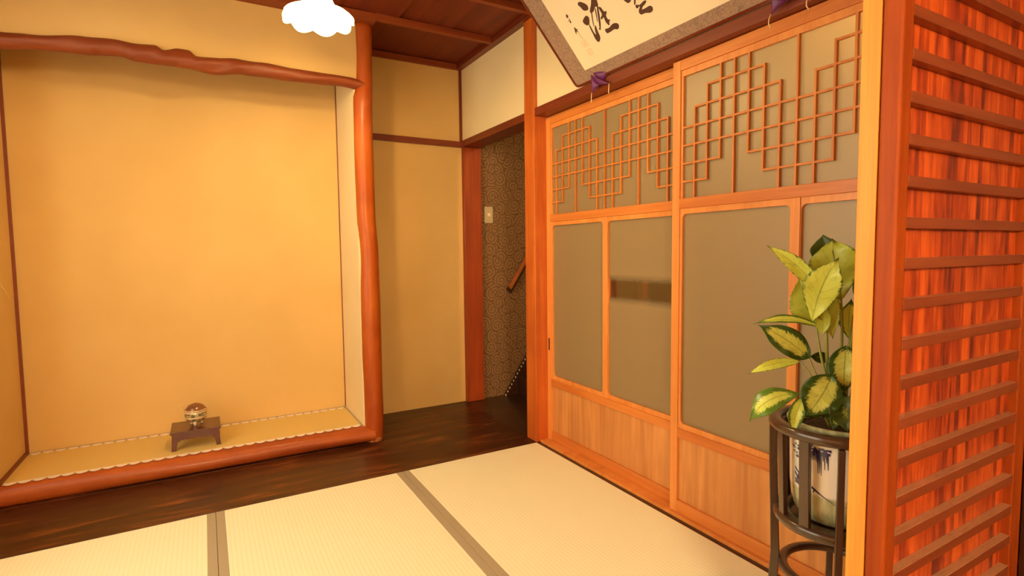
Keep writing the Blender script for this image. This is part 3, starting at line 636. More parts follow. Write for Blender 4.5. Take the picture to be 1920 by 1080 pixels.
fx, fy = -1.7, -4.05
cl = thing('floor_lamp', 'tall paper floor lamp of the front room, left of the viewer', 'lamp', (fx, fy, -0.012))
mesh('base', B().lathe((fx, fy, 0), [(0.0005, -0.011), (0.15, -0.011), (0.15, 0.010), (0.03, 0.025), (0.0005, 0.025)], 32), M['stand'], cl)
mesh('pole', B().tube([(fx, fy, 0.02), (fx, fy, 1.37)], 0.012, 12), M['stand'], cl, smooth=True)
b = B().lathe((fx, fy, 0), [(0.001, 1.35), (0.17, 1.35), (0.17, 1.80), (0.001, 1.80)], 32)
mesh('lamp_shade', b, M['paper_lamp'], cl)

# ================================================================ GLASS SLIDING DOORS
ZL = [1.638, 1.571, 1.504, 1.437, 1.370, 1.303]
VV = {1: (2, 7), 2: (1, 6), 3: (0, 5), 4: (0, 7), 5: (0, 5), 6: (1, 6), 7: (2, 7), 8: (0, 7), 9: (2, 7), 10: (1, 6), 11: (0, 5), 12: (0, 7), 13: (0, 5), 14: (1, 6), 15: (2, 7)}
HH = [(1, 2, 6), (1, 10, 14), (2, 1, 7), (2, 9, 15), (3, 0, 16), (4, 0, 16), (5, 0, 3), (5, 5, 11), (5, 13, 16), (6, 0, 2), (6, 6, 10), (6, 14, 16)]
def rrect(y0, y1, z0, z1, r, x, n=5):
    p = []
    for cy, cz, a0 in ((y1 - r, z0 + r, -90), (y1 - r, z1 - r, 0), (y0 + r, z1 - r, 90), (y0 + r, z0 + r, 180)):
        for k in range(n + 1):
            a = math.radians(a0 + 90 * k / n); p.append((x, cy + r * math.cos(a), cz + r * math.sin(a)))
    return p
def glass_door(name, xf, yfar, ynear, V0, sp, midy, label, band, pull):
    """xf = room-side face; leaf is 30 mm thick; V0/sp place the lattice"""
    d = thing(name, label, 'sliding door', (xf, (yfar + ynear) / 2, 0.010), 'frosted glass sliding doors', 'structure')
    T = 0.030; zt, zb = 1.755, 0.0105
    ya, yb = yfar - 0.036, ynear + 0.036          # inner edges of the stiles
    mesh('stile', box(xf, xf + T, ya, yfar, zb, zt), M['door_v'], d, bevel=0.0015)
    mesh('stile', box(xf, xf + T, ynear, yb, zb, zt), M['door_v'], d, bevel=0.0015)
    mesh('top_rail', box(xf + 0.0005, xf + T, yb, ya, 1.716, zt), M['door_h'], d, bevel=0.0012)
    mesh('middle_rail', B().box(xf - 0.0015, xf + T, yb, ya, 1.203, 1.240), M['door_h'], d, bevel=0.0015)
    mesh('lower_rail', B().box(xf - 0.0015, xf + T, yb, ya, 0.314, 0.350), M['door_h'], d, bevel=0.0015)
    mesh('bottom_rail', B().box(xf + 0.0005, xf + T, yb, ya, zb, 0.060), M['door_h'], d, bevel=0.0012)
    # upper light: bead, lattice, pane
    b = B().box(xf + 0.006, xf + 0.022, ya - 0.010, ya, 1.240, 1.693).box(xf + 0.006, xf + 0.022, yb, yb + 0.010, 1.240, 1.693)
    b.box(xf + 0.006, xf + 0.022, yb, ya, 1.693, 1.716)
    mesh('bead', b, M['door_v'], d, bevel=0.001)
    w = 0.0034; b = B(); zz = [1.6935] + ZL + [1.2400]
    lim = yb + 0.008
    for i, (p, q) in VV.items():
        y = V0 - sp * i
        if y - w < lim: continue
        b.box(xf + 0.005, xf + 0.0155, y - w, y + w, zz[q] - (w + 0.0005 if q < 7 else 0), zz[p] + (w + 0.0005 if p > 0 else 0))
    for lv, i0, i1 in HH:
        y1 = (V0 - sp * i0 + w - 0.0006) if i0 > 0 else ya - 0.009
        y0 = max((V0 - sp * i1 - w + 0.0006) if i1 < 16 else lim, lim)
        if y0 >= y1: continue
        b.box(xf + 0.0058, xf + 0.0147, y0, y1, zz[lv] - w, zz[lv] + w)
    mesh('lattice', b, M['lattice'], d, label='stepped lattice of thin wooden bars')
    mesh('glass_pane', box(xf + 0.0165, xf + 0.0195, yb, ya, 1.238, 1.716), M['frost'], d, label='frosted upper pane behind the lattice')
    # lower lights
    ym1, ym0 = midy + 0.0165, midy - 0.0165
    mesh('muntin', box(xf + 0.001, xf + 0.024, ym0, ym1, 0.350, 1.203), M['door_v'], d, bevel=0.002)
    for (a0, a1) in ((ym1, ya), (yb, ym0)):
        o = rrect(a0, a1, 0.350, 1.203, 0.0005, xf + 0.005); i_ = rrect(a0 + (0.0 if a0 == ym1 else 0.010) + 0.0015, a1 - (0.0 if a1 == ym0 else 0.010) - 0.0015, 0.371, 1.182, 0.018, xf + 0.005)
        mesh('bead', B().ring(o, i_, (0.010, 0, 0)), M['door_v'], d)
        isb = band and a0 != ym1
        mesh('glass_pane', box(xf + 0.0155, xf + 0.0185, a0 - 0.006, a1 + 0.004, 0.345, 1.21), M['frost_band'] if isb else M['frost'], d, label='frosted lower pane with a clear band at mid height' if isb else 'frosted lower pane', loc=(xf, (a0 + a1) / 2, 0))
    mesh('wooden_panel', box(xf + 0.012, xf + 0.018, yb - 0.004, ya + 0.004, 0.055, 0.320), M['door_panel'], d)
    if pull:
        mesh('finger_pull', B().box(xf - 0.0008, xf + 0.002, (yfar + ya) / 2 - 0.006, (yfar + ya) / 2 + 0.006, 0.508, 0.574), M['black'], d, bevel=0.0005, label='small dark recessed finger pull')
    return d
glass_door('door_1', 0.035, 0.0, -0.972, -0.0286, 0.0561, -0.4860, 'far frosted-glass sliding door with lattice top, beside the red post', True, True)
glass_door('door_2', 0.0, -0.936, -1.888, -0.980, 0.0565, -1.4375, 'near frosted-glass sliding door with lattice top, behind the potted plant', False, False)

# ================================================================ SLATTED WOODEN SLIDING DOOR
XM0, XM1 = -0.517, -0.4776
XM2 = 0.0614
d = thing('door_3', 'red-brown wooden sliding door with horizontal slats over upright planks', 'sliding door', ((XM0 + XM2) / 2, -1.945, 0.004), None, 'structure')
yf0, yf1 = YP0, YP0 + 0.034
mesh('stile', box(XM0, XM1, yf0, yf1, 0.0045, 1.757), M['stile_red'], d, bevel=0.006, seg=4)
mesh('stile', box(XM2, XM2 + 0.075, yf0, yf1, 0.0045, 1.757), M['stile_red'], d, bevel=0.004, seg=3)
b = B(); z0 = 1.4747; sp_ = 0.0745
k = -3
while True:
    z = z0 - sp_ * k; k += 1
    if z > 1.72: continue
    if z < 0.08: break
    b.box(XM1, XM2, yf0 + 0.0005, yf0 + 0.019, z - 0.0205, z)
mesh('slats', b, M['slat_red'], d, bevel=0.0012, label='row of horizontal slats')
mesh('plank_panel', box(XM1 - 0.005, XM2 + 0.005, yf0 + 0.0185, yf0 + 0.0260, 0.04, 1.74), M['planks'], d, label='upright planks in mottled red and brown')
mesh('top_rail', box(XM1, XM2, yf0 + 0.001, yf1 - 0.001, 1.715, 1.757), M['rail_red'], d, bevel=0.0015)
mesh('bottom_rail', box(XM1, XM2, yf0 + 0.001, yf1 - 0.001, 0.0045, 0.06), M['rail_red'], d, bevel=0.0015)
# pale leaf parked behind it
d = thing('door_4', 'pale wooden sliding door edge standing behind the slatted red door', 'sliding door', ((XM0 - 0.02) / 2, -1.91, 0.004), None, 'structure')
yg0, yg1 = YP0 + 0.0355, -1.8925
mesh('stile', box(XM0 + 0.001, XM1 + 0.002, yg0, yg1, 0.0045, 1.757), M['pale_v'], d, bevel=0.0012)
mesh('stile', box(-0.055, -0.020, yg0, yg1, 0.0045, 1.757), M['pale_v'], d, bevel=0.0012)
mesh('top_rail', box(XM1 + 0.002, -0.055, yg0 + 0.001, yg1 - 0.001, 1.715, 1.757), M['pale_v'], d, bevel=0.001)
mesh('bottom_rail', box(XM1 + 0.002, -0.055, yg0 + 0.001, yg1 - 0.001, 0.0045, 0.06), M['pale_v'], d, bevel=0.001)
mesh('panel', box(XM1, -0.053, yg0 + 0.010, yg1 - 0.012, 0.05, 1.72), M['door_panel'], d)
struct('wall_front_right', box(XM2 + 0.076, 1.35, YP0 + 0.0, YP1 - 0.015, -0.03, 1.757), M['hall_plaster'], 'dark wall to the right of the slatted door', 'wall')
struct('trim_30', box(-0.018, 0.075, YP0 + 0.036, YP1 - 0.0005, 0.0105, 1.757), M['post'], 'post where the glass doors meet the partition', 'post')

# ================================================================ PENDANT LAMP
lx, ly = -1.1492, -0.1804
lp = thing('pendant_lamp', 'glowing white milk-glass pendant lamp with a scalloped rim', 'lamp', (lx, ly, H + 0.03))
n = 96
LZ = 0.015
def ringp(r, z, ra=0.0, za=0.0, lobes=8):
    out = []
    for k in range(n):
        a = 2 * PI * k / n; s_ = abs(math.sin(lobes * a / 2))
        out.append((lx + (r + ra * s_) * math.cos(a), ly + (r + ra * s_) * math.sin(a), z + LZ - za * s_))
    return out
prof = [(0.022, 2.105, 0, 0), (0.030, 2.095, 0, 0), (0.040, 2.075, 0, 0), (0.048, 2.045, 0, 0), (0.058, 2.015, 0.002, 0), (0.074, 1.990, 0.004, 0.0), (0.098, 1.976, 0.006, 0.001), (0.120, 1.972, 0.007, 0.003), (0.127, 1.966, 0.008, 0.006), (0.126, 1.955, 0.008, 0.017)]
inner = [(r - 0.004, z + (0.001 if i == len(prof) - 1 else -0.002), ra, za) for i, (r, z, ra, za) in enumerate(prof)][::-1]
vs = []
for r, z, ra, za in prof + inner: vs += ringp(r, z, ra, za)
m_ = len(prof) * 2
b = B().add(vs, [(i * n + k, i * n + (k + 1) % n, (i + 1) * n + (k + 1) % n, (i + 1) * n + k) for i in range(m_ - 1) for k in range(n)])
mesh('lamp_shade', b, M['shade'], lp, smooth=True)
b = B().lathe((lx, ly, 0), [(0.0005, 1.920), (0.014, 1.923), (0.026, 1.933), (0.033, 1.948), (0.034, 1.962), (0.028, 1.985), (0.018, 2.005), (0.014, 2.03), (0.0005, 2.03)], 20)
mesh('bulb', b, M['bulb'], lp, smooth=True)
b = B().lathe((lx, ly, 0), [(0.0005, 2.028), (0.017, 2.03), (0.018, 2.09), (0.024, 2.112), (0.026, 2.118), (0.022, 2.135), (0.006, 2.15), (0.0005, 2.15)], 24)
mesh('socket', b, M['brass'], lp, smooth=True, auto=40)
mesh('cord', B().tube([(lx, ly, 2.145), (lx, ly, H + 0.012)], 0.003, 8), M['black'], lp)
b = B().lathe((lx, ly, 0), [(0.0005, H + 0.004), (0.012, H + 0.004), (0.038, H + 0.018), (0.040, H + 0.031), (0.0005, H + 0.031)], 28)
mesh('ceiling_cap', b, M['brass'], lp, smooth=True, auto=40)

# ================================================================ CALLIGRAPHY PICTURE
th = math.radians(41.816)
O_ = Vector((-0.0403, -0.38, 1.801)); EU = Vector((0, -1, 0)); EV = Vector((-math.sin(th), 0, math.cos(th))); EN = EU.cross(EV)
if EN.dot(CAM - O_) < 0: EN = -EN
FWD, FH = 1.27, 0.555
def P(u, v, h=0.0): return O_ + EU * u + EV * v + EN * h
fr = thing('framed_calligraphy', 'framed brush calligraphy leaning out above the sliding doors', 'framed picture', tuple(P(FWD / 2, 0, -0.01)))
def rr2(u0, u1, v0, v1, r, h, k=6):
    p = []
    for cu, cv, a0 in ((u1 - r, v0 + r, -90), (u1 - r, v1 - r, 0), (u0 + r, v1 - r, 90), (u0 + r, v0 + r, 180)):
        for i in range(k + 1):
            a = math.radians(a0 + 90 * i / k); p.append(P(cu + r * math.cos(a), cv + r * math.sin(a), h))
    return p
FT = 0.016
b = B().ring(rr2(0, FWD, 0, FH, 0.022, 0.004), rr2(0.011, FWD - 0.011, 0.011, FH - 0.011, 0.014, 0.004), EN * -FT)
mesh('frame', b, M['lacquer'], fr, bevel=0.002, seg=3, label='thin red-brown lacquered frame with rounded corners')
mesh('mount', B().prism(rr2(0.009, FWD - 0.009, 0.009, FH - 0.009, 0.015, 0.0), EN * -0.010), M['mount'], fr, label='mottled brown brocade mount')
mesh('paper', B().prism([P(0.112, 0.058, 0.0002), P(FWD - 0.112, 0.058, 0.0002), P(FWD - 0.112, FH - 0.058, 0.0002), P(0.112, FH - 0.058, 0.0002)], EN * 0.0008), M['paper'], fr, label='cream paper sheet')
def smooth_loop(pl, k=4):
    n_ = len(pl); out = []
    for i in range(n_):
        p0, p1, p2, p3 = pl[i - 1], pl[i], pl[(i + 1) % n_], pl[(i + 2) % n_]
        for j in range(k):
            t = j / k
            out.append(tuple(0.5 * (2 * p1[c] + (p2[c] - p0[c]) * t * 0.9 + (2 * p0[c] - 5 * p1[c] + 4 * p2[c] - p3[c]) * t * t * 0.9 + (-p0[c] + 3 * p1[c] - 3 * p2[c] + p3[c]) * t ** 3 * 0.9 + 0.1 * 2 * (p2[c] - p1[c]) * t) for c in (0, 1)))
    return out
def strokes(polys, h=0.0012):
    b = B()
    for pl in polys: b.prism([P(u, v, h) for u, v in smooth_loop(pl)], EN * 0.0003)
    return b
ink = [
 [(0.2861, 0.309), (0.2986, 0.3078), (0.3144, 0.2952), (0.3231, 0.2812), (0.3181, 0.268), (0.3066, 0.2665), (0.2917, 0.2737), (0.2863, 0.2896), (0.2808, 0.301)],
 [(0.2581, 0.241), (0.2761, 0.2494), (0.2894, 0.2512), (0.2968, 0.242), (0.2919, 0.2296), (0.2787, 0.2165), (0.2646, 0.2183), (0.2567, 0.2295)],
 [(0.3650, 0.325), (0.3900, 0.312), (0.3801, 0.2787), (0.3701, 0.258), (0.3531, 0.2617), (0.3388, 0.2513), (0.32, 0.2491), (0.3201, 0.2594), (0.3426, 0.2777), (0.3602, 0.2990)],
 [(0.3701, 0.258), (0.3620, 0.2570), (0.3380, 0.2180), (0.3180, 0.1850), (0.3109, 0.1847), (0.3160, 0.1760), (0.3210, 0.1790), (0.3400, 0.2030)],
 [(0.3531, 0.2617), (0.3490, 0.2580), (0.3300, 0.2200), (0.3240, 0.2110), (0.3290, 0.2120), (0.3480, 0.2440)],
 [(0.3260, 0.2496), (0.3200, 0.2491), (0.3020, 0.2180), (0.2950, 0.2010), (0.2990, 0.2030), (0.3100, 0.2230)],
 [(0.2787, 0.2165), (0.2813, 0.2128), (0.2791, 0.1922), (0.2790, 0.1760), (0.2760, 0.1720), (0.2705, 0.1749), (0.2727, 0.2028)],
 [(0.2790, 0.1760), (0.2828, 0.1691), (0.2940, 0.1916), (0.3068, 0.2023), (0.3015, 0.1778), (0.2966, 0.1528), (0.2827, 0.1392), (0.2729, 0.1389), (0.2673, 0.1507), (0.2700, 0.1749)],
 [(0.3684, 0.2538), (0.379, 0.2491), (0.3829, 0.2298), (0.3936, 0.2277), (0.391, 0.22), (0.3815, 0.2127), (0.3803, 0.1979), (0.3894, 0.1915), (0.3793, 0.1854), (0.3729, 0.1752), (0.3669, 0.1789), (0.3633, 0.1946), (0.3662, 0.2115), (0.3526, 0.2082), (0.3511, 0.2152), (0.3659, 0.2244), (0.3675, 0.244)],
 [(0.3414, 0.1697), (0.3631, 0.1675), (0.3893, 0.1736), (0.4075, 0.1699), (0.415, 0.1617), (0.4108, 0.1519), (0.3995, 0.1462), (0.3835, 0.1527), (0.3646, 0.1512), (0.3428, 0.1512), (0.3374, 0.1581)]]
ink2 = [
 [(0.5010, 0.2420), (0.5330, 0.2270), (0.5239, 0.2145), (0.5183, 0.2111), (0.5053, 0.2109), (0.4950, 0.2280)],
 [(0.5500, 0.2330), (0.5590, 0.2290), (0.5429, 0.2061), (0.5326, 0.1941), (0.5272, 0.1953), (0.5358, 0.2092)],
 [(0.5354, 0.1893), (0.5497, 0.1854), (0.5712, 0.1899), (0.5828, 0.1871), (0.5761, 0.1796), (0.5569, 0.1739), (0.5488, 0.1668), (0.5661, 0.1652), (0.5843, 0.1655), (0.5938, 0.1578), (0.5888, 0.146), (0.5746, 0.1426), (0.5553, 0.1497), (0.5352, 0.1518), (0.5292, 0.1609), (0.5352, 0.1715), (0.5452, 0.1791)],
 [(0.5350, 0.1915), (0.5280, 0.1870), (0.5300, 0.1790), (0.5380, 0.1790), (0.5440, 0.1850)]]
sig = [
 [(0.1951, 0.2984), (0.2008, 0.2866), (0.1884, 0.2823), (0.1875, 0.2881)],
 [(0.1968, 0.2801), (0.197, 0.2692), (0.1958, 0.2588), (0.1888, 0.2603), (0.1925, 0.2711)],
 [(0.185, 0.2728), (0.1877, 0.2703), (0.1834, 0.268)],
 [(0.1956, 0.2383), (0.2028, 0.2257), (0.2128, 0.2231), (0.2007, 0.2211), (0.2034, 0.2103), (0.194, 0.2182), (0.1872, 0.2084), (0.1857, 0.216), (0.1904, 0.228)],
 [(0.2003, 0.2115), (0.2044, 0.1793), (0.2034, 0.1793), (0.1995, 0.2113)]]
mesh('brush_character', strokes(ink), M['ink'], fr, label='large brushed character nearest the left of the sheet')
mesh('brush_character', strokes(ink2), M['ink'], fr, label='large brushed character further right, mostly cut off')
for g_ in (sig[:3], sig[3:]):
    for q_ in g_: mesh('signature_stroke', strokes([q_]), M['ink'], fr, label='stroke of the small signature column')
b = B()
for (c, w_, h_) in (((0.1998, 0.1592), 0.028, 0.026), ((0.2003, 0.1188), 0.027, 0.026)):
    cu, cv = c; t_ = 0.0022
    for (u0, u1, v0, v1) in ((-w_ / 2, w_ / 2, h_ / 2 - t_, h_ / 2), (-w_ / 2, w_ / 2, -h_ / 2, -h_ / 2 + t_), (-w_ / 2, -w_ / 2 + t_, -h_ / 2 + t_, h_ / 2 - t_), (w_ / 2 - t_, w_ / 2, -h_ / 2 + t_, h_ / 2 - t_), (-0.006, 0.007, 0.002, 0.0045), (-0.008, 0.006, -0.006, -0.0035), (-0.001, 0.0015, -0.0035, 0.002)):
        b.prism([P(cu + u0, cv + v0, 0.0012), P(cu + u1, cv + v0, 0.0012), P(cu + u1, cv + v1, 0.0012), P(cu + u0, cv + v1, 0.0012)], EN * 0.0002)
mesh('seal_stamps', b, M['seal'], fr, label='two faded square seal stamps')

# purple cushions under the frame, each with two tassel cords
def cushion(y, z, label, x=-0.062, sgn=1, bend=0.0):
    t = thing('frame_cushion', label, 'cushion', (x + 0.02, y - 0.06, 1.79), 'purple cushions under the calligraphy frame')
    A = Vector((x - 0.010, y, z)); R_ = Vector((x, y - 0.112, z - 0.067)); D = Vector((x, y + 0.006, z - 0.076))
    Mi = Vector((x + 0.004, y - 0.038, z - 0.052)); K = Vector((x + 0.020, y - 0.050, z - 0.012)); 
    def puff(P0, P1, P2, thick, steps=7):
        # pillow-like triangle
        b = B(); idx = {}; nn = (P1 - P0).cross(P2 - P0).normalized(); vs = []
        for s in (1, -1):
            for i in range(steps + 1):
                for j in range(steps + 1 - i):
                    a, c = i / steps, j / steps; q = P0 + (P1 - P0) * a + (P2 - P0) * c
                    e = 27 * a * c * (1 - a - c); idx[(s, i, j)] = len(vs); vs.append(q + nn * s * thick * (max(e, 0) ** 0.6) + nn * s * 0.0006)
        fs = []
        for s in (1, -1):
            for i in range(steps):
                for j in range(steps - i):
                    f = (idx[(s, i, j)], idx[(s, i + 1, j)], idx[(s, i, j + 1)]); fs.append(f if s > 0 else f[::-1])
                    if i + j < steps - 1:
                        f = (idx[(s, i + 1, j)], idx[(s, i + 1, j + 1)], idx[(s, i, j + 1)]); fs.append(f if s > 0 else f[::-1])
        for k in range(steps):
            for (p, q) in (((k, 0), (k + 1, 0)), ((0, k), (0, k + 1)), ((k, steps - k), (k + 1, steps - k - 1))):
                fs.append((idx[(1, *p)], idx[(1, *q)], idx[(-1, *q)], idx[(-1, *p)]))
        return b.add(vs, fs)
    mesh('cloth_fold', puff(A, R_, Mi, 0.007), M['purple'], t, smooth=True)
    mesh('cloth_fold', puff(A, D, Mi, 0.007), M['purple'], t, smooth=True)
    mesh('pad', puff(A + Vector((0.004, -0.01, 0.006)), K + Vector((0.0, -0.045, 0.012)), K + Vector((0.006, 0.02, -0.035)), 0.008), M['purple'], t, smooth=True)
    for Q in (R_, D):
        c = [Q + Vector((-0.001, 0, 0.002)), Q + Vector((-0.003, -0.001 + bend, -0.012)), Q + Vector((-0.003, bend, -0.026)), Q + Vector((-0.003, -bend * 0.3, -0.041))]
        mesh('tassel', B().tube(c, [0.0014, 0.0018, 0.0019, 0.0021], 8), M['cord'], t, smooth=True, label='short cream tassel cord')
cushion(-0.524, 1.8172, 'purple triangular cushion under the left end of the calligraphy frame')
cushion(-1.3935, 1.828, 'purple triangular cushion under the right part of the calligraphy frame', bend=0.006)

# ================================================================ INCENSE TABLE AND CENSER
tb = thing('display_table', 'low dark rosewood display table on the alcove mat', 'small table', (-1.655, 0.705, 0.0876))
x0, x1, y0, y1, zb, zt = -1.764, -1.546, 0.610, 0.806, 0.0876, 0.180
mesh('top', box(x0, x1, y0, y1, zt - 0.012, zt), M['table_wood'], tb, bevel=0.002)
b = B().prism([(x0 + 0.006, y0 + 0.003, zt - 0.012), (x1 - 0.006, y0 + 0.003, zt - 0.012), (x1 - 0.006, y0 + 0.003, 0.125), (x1 - 0.030, y0 + 0.003, 0.128), (x1 - 0.045, y0 + 0.003, 0.138), (x0 + 0.045, y0 + 0.003, 0.138), (x0 + 0.030, y0 + 0.003, 0.128), (x0 + 0.006, y0 + 0.003, 0.125)], (0, 0.008, 0))
mesh('apron', b, M['table_wood'], tb, bevel=0.001)
b = B().prism([(x0 + 0.006, y1 - 0.011, zt - 0.012), (x1 - 0.006, y1 - 0.011, zt - 0.012), (x1 - 0.006, y1 - 0.011, 0.135), (x1 - 0.035, y1 - 0.011, 0.152), (x0 + 0.035, y1 - 0.011, 0.152), (x0 + 0.006, y1 - 0.011, 0.135)], (0, 0.008, 0))
mesh('apron', b, M['table_wood'], tb, bevel=0.001)
for sx_, cx_ in ((-1, x0 + 0.006), (1, x1 - 0.006)):
    mesh('side_panel', box(min(cx_, cx_ - sx_ * 0.008), max(cx_, cx_ - sx_ * 0.008), y0 + 0.011, y1 - 0.011, 0.138, zt - 0.012), M['table_wood'], tb)
    for cy_, sy_ in ((y0 + 0.003, 1), (y1 - 0.003, -1)):
        vs = []
        for z, o1, w_ in ((zt - 0.012, 0.0, 0.027), (0.135, -0.001, 0.026), (0.112, -0.002, 0.022), (0.098, -0.003, 0.020), (0.0905, -0.004, 0.021), (zb, -0.004, 0.018)):
            xa = cx_ - sx_ * o1; xb_ = xa - sx_ * w_; ya_ = cy_ + sy_ * o1; yb_ = ya_ + sy_ * w_
            vs += [(xa, ya_, z), (xb_, ya_, z), (xb_, yb_, z), (xa, yb_, z)]
        fs = [(i * 4 + k, i * 4 + (k + 1) % 4, (i + 1) * 4 + (k + 1) % 4, (i + 1) * 4 + k) for i in range(5) for k in range(4)] + [(0, 1, 2, 3), (20, 21, 22, 23)]
        mesh('leg', B().add(vs, fs), M['table_wood'], tb, bevel=0.0015)
ce = thing('incense_burner', 'small round painted incense burner on three feet on the rosewood table', 'incense burner', (-1.654, 0.71, 0.180))
cx_, cy_ = -1.654, 0.71
b = B().lathe((cx_, cy_, 0), [(0.001, 0.194), (0.020, 0.195), (0.036, 0.203), (0.047, 0.218), (0.050, 0.236), (0.047, 0.250), (0.044, 0.255), (0.040, 0.255), (0.040, 0.245), (0.001, 0.245)], 40)
mesh('body', b, M['censer'], ce, smooth=True, auto=50)
b = B().lathe((cx_, cy_, 0), [(0.043, 0.2545), (0.051, 0.255), (0.052, 0.259), (0.047, 0.262), (0.040, 0.261), (0.040, 0.255)], 40)
mesh('rim', b, M['censer_rim'], ce, smooth=True, label='pale gilt rim')
b = B().lathe((cx_, cy_, 0), [(0.001, 0.292), (0.006, 0.2915), (0.018, 0.288), (0.032, 0.281), (0.041, 0.270), (0.045, 0.2615), (0.001, 0.2615)], 40)
mesh('lid', b, M['censer_lid'], ce, smooth=True, auto=50, label='domed brown metal lid')
for a in (-100, 20, 140):
    q = math.radians(a); px, py = cx_ + 0.026 * math.cos(q), cy_ + 0.026 * math.sin(q)
    b = B().lathe((px, py, 0), [(0.0005, 0.1803), (0.005, 0.181), (0.0065, 0.187), (0.009, 0.195), (0.009, 0.203), (0.0005, 0.205)], 14)
    mesh('foot', b, M['censer_foot'], ce, smooth=True)
for sgn in (-1, 1):
    pts = [(cx_ + sgn * 0.045, cy_, 0.262), (cx_ + sgn * 0.050, cy_, 0.268), (cx_ + sgn * 0.053, cy_, 0.276), (cx_ + sgn * 0.049, cy_, 0.284)]
    mesh('handle', B().tube(pts, 0.0018, 8), M['censer_rim'], ce, smooth=True)

# ================================================================ PLANT STAND
C0 = Vector((-0.218, -1.705, 0))
ps = thing('plant_stand', 'tall round blackwood plant stand in front of the near glass door', 'plant stand', (C0.x, C0.y, 0.0))
def ringmesh(r0, r1, z0_, z1_, n=64, rnd=0.006):
    p = [(r0, z0_ + rnd), (r0 + rnd, z0_), (r1 - rnd, z0_), (r1, z0_ + rnd), (r1, z1_ - rnd), (r1 - rnd, z1_), (r0 + rnd, z1_), (r0, z1_ - rnd)]
    return B().lathe((C0.x, C0.y, 0), p, n, close=True)
mesh('top_ring', ringmesh(0.124, 0.156, 0.590, 0.615), M['stand'], ps, smooth=True)
mesh('lower_ring', ringmesh(0.100, 0.142, 0.352, 0.378), M['stand'], ps, smooth=True)
mesh('tray', B().lathe((C0.x, C0.y, 0), [(0.001, 0.356), (0.104, 0.356), (0.104, 0.366), (0.001, 0.366)], 48), M['stand'], ps)
mesh('stretcher_ring', ringmesh(0.105, 0.128, 0.215, 0.232, rnd=0.004), M['stand'], ps, smooth=True)
for a in (123, 213, 303, 33):
    q = math.radians(a); dx, dy = math.cos(q), math.sin(q); tx, ty = -dy, dx; vs = []
    for z, r, w_, t_ in ((0.588, 0.154, 0.011, 0.010), (0.50, 0.153, 0.011, 0.010), (0.36, 0.148, 0.012, 0.010), (0.24, 0.144, 0.012, 0.011), (0.15, 0.149, 0.012, 0.011), (0.07, 0.164, 0.013, 0.011), (0.02, 0.178, 0.015, 0.012), (0.0005, 0.181, 0.015, 0.012)):
        for s1, s2 in ((-1, -1), (1, -1), (1, 1), (-1, 1)):
            vs.append((C0.x + dx * (r + s2 * t_ - 0.010) + tx * s1 * w_ * 0.68, C0.y + dy * (r + s2 * t_ - 0.010) + ty * s1 * w_ * 0.68, z))
    mesh('leg', B().add(vs, [(i * 4 + k, i * 4 + (k + 1) % 4, (i + 1) * 4 + (k + 1) % 4, (i + 1) * 4 + k) for i in range(7) for k in range(4)] + [(0, 1, 2, 3), (28, 29, 30, 31)]), M['stand'], ps, bevel=0.002)
for k in range(4):
    for off in (27, 58):
        q = math.radians(123 + 90 * k + off); dx, dy = math.cos(q), math.sin(q); tx, ty = -dy, dx; vs = []
        for z, r in ((0.592, 0.138), (0.372, 0.130)):
            for s1, s2 in ((-1, -1), (1, -1), (1, 1), (-1, 1)):
                vs.append((C0.x + dx * (r + s2 * 0.006) + tx * s1 * 0.0125, C0.y + dy * (r + s2 * 0.006) + ty * s1 * 0.0125, z))
        mesh('upright_slat', B().add(vs, [(0, 1, 5, 4), (1, 2, 6, 5), (2, 3, 7, 6), (3, 0, 4, 7), (0, 1, 2, 3), (4, 5, 6, 7)]), M['stand'], ps, bevel=0.0015)

# ================================================================ PLANT POT
Z0 = 0.3665
pot = thing('plant_pot', 'blue-and-white porcelain pot painted with a landscape, inside the black stand', 'plant pot', (C0.x, C0.y, Z0))
PR = [(0.0005, 0.3665), (0.070, 0.3670), (0.082, 0.375), (0.094, 0.392), (0.101, 0.420), (0.104, 0.460), (0.1055, 0.52), (0.107, 0.58), (0.110, 0.606), (0.114, 0.612), (0.114, 0.617), (0.108, 0.619), (0.103, 0.612), (0.100, 0.598), (0.099, 0.580), (0.0005, 0.580)]
mesh('body', B().lathe((C0.x, C0.y, 0), PR, 72), M['porcelain'], pot, smooth=True, auto=60)
VD = Vector((C0.x - CX, C0.y - CY, 0)).normalized(); LF = Vector((-VD.y, VD.x, 0))
def potp(s, z, h=0.0006):
    """point on the pot wall: s metres to the image-left of the line of sight"""
    r = 0.104 + (z - 0.46) * 0.03 if z > 0.46 else 0.101 + (z - 0.42) * 0.075
    r += h; a = s / r
    return C0 + (-VD * math.cos(a) + LF * math.sin(a)) * r + Vector((0, 0, z))
def paint(polys):
    b = B()
    for pl in polys:
        # subdivide each patch so that it hugs the wall
        for (s0, z0_, s1, z1_, t0, t1) in pl:
            m = 6
            top_ = []; bot_ = []
            for i in range(m + 1):
                f = i / m; s = s0 + (s1 - s0) * f; z = z0_ + (z1_ - z0_) * f; t = t0 + (t1 - t0) * f
                if abs(s1 - s0) >= abs(z1_ - z0_): top_.append(potp(s, z + t / 2)); bot_.append(potp(s, z - t / 2))
                else: top_.append(potp(s + t / 2, z)); bot_.append(potp(s - t / 2, z))
            b.add(top_ + bot_, [(i, i + 1, m + 2 + i, m + 1 + i) for i in range(m)])
    return b
rnd = random.Random(3)
pine = []; rocks = []; willow = []; crown = []
for i in range(40):
    s_ = 0.060 + rnd.random() * 0.050; z = 0.528 + rnd.random() * 0.050; pine.append((s_, z, s_ + 0.014 * (rnd.random() - 0.3), z + 0.006 * (rnd.random() - .5), 0.004 + 0.004 * rnd.random(), 0.001))
pine.append((0.082, 0.550, 0.078, 0.500, 0.006, 0.004))
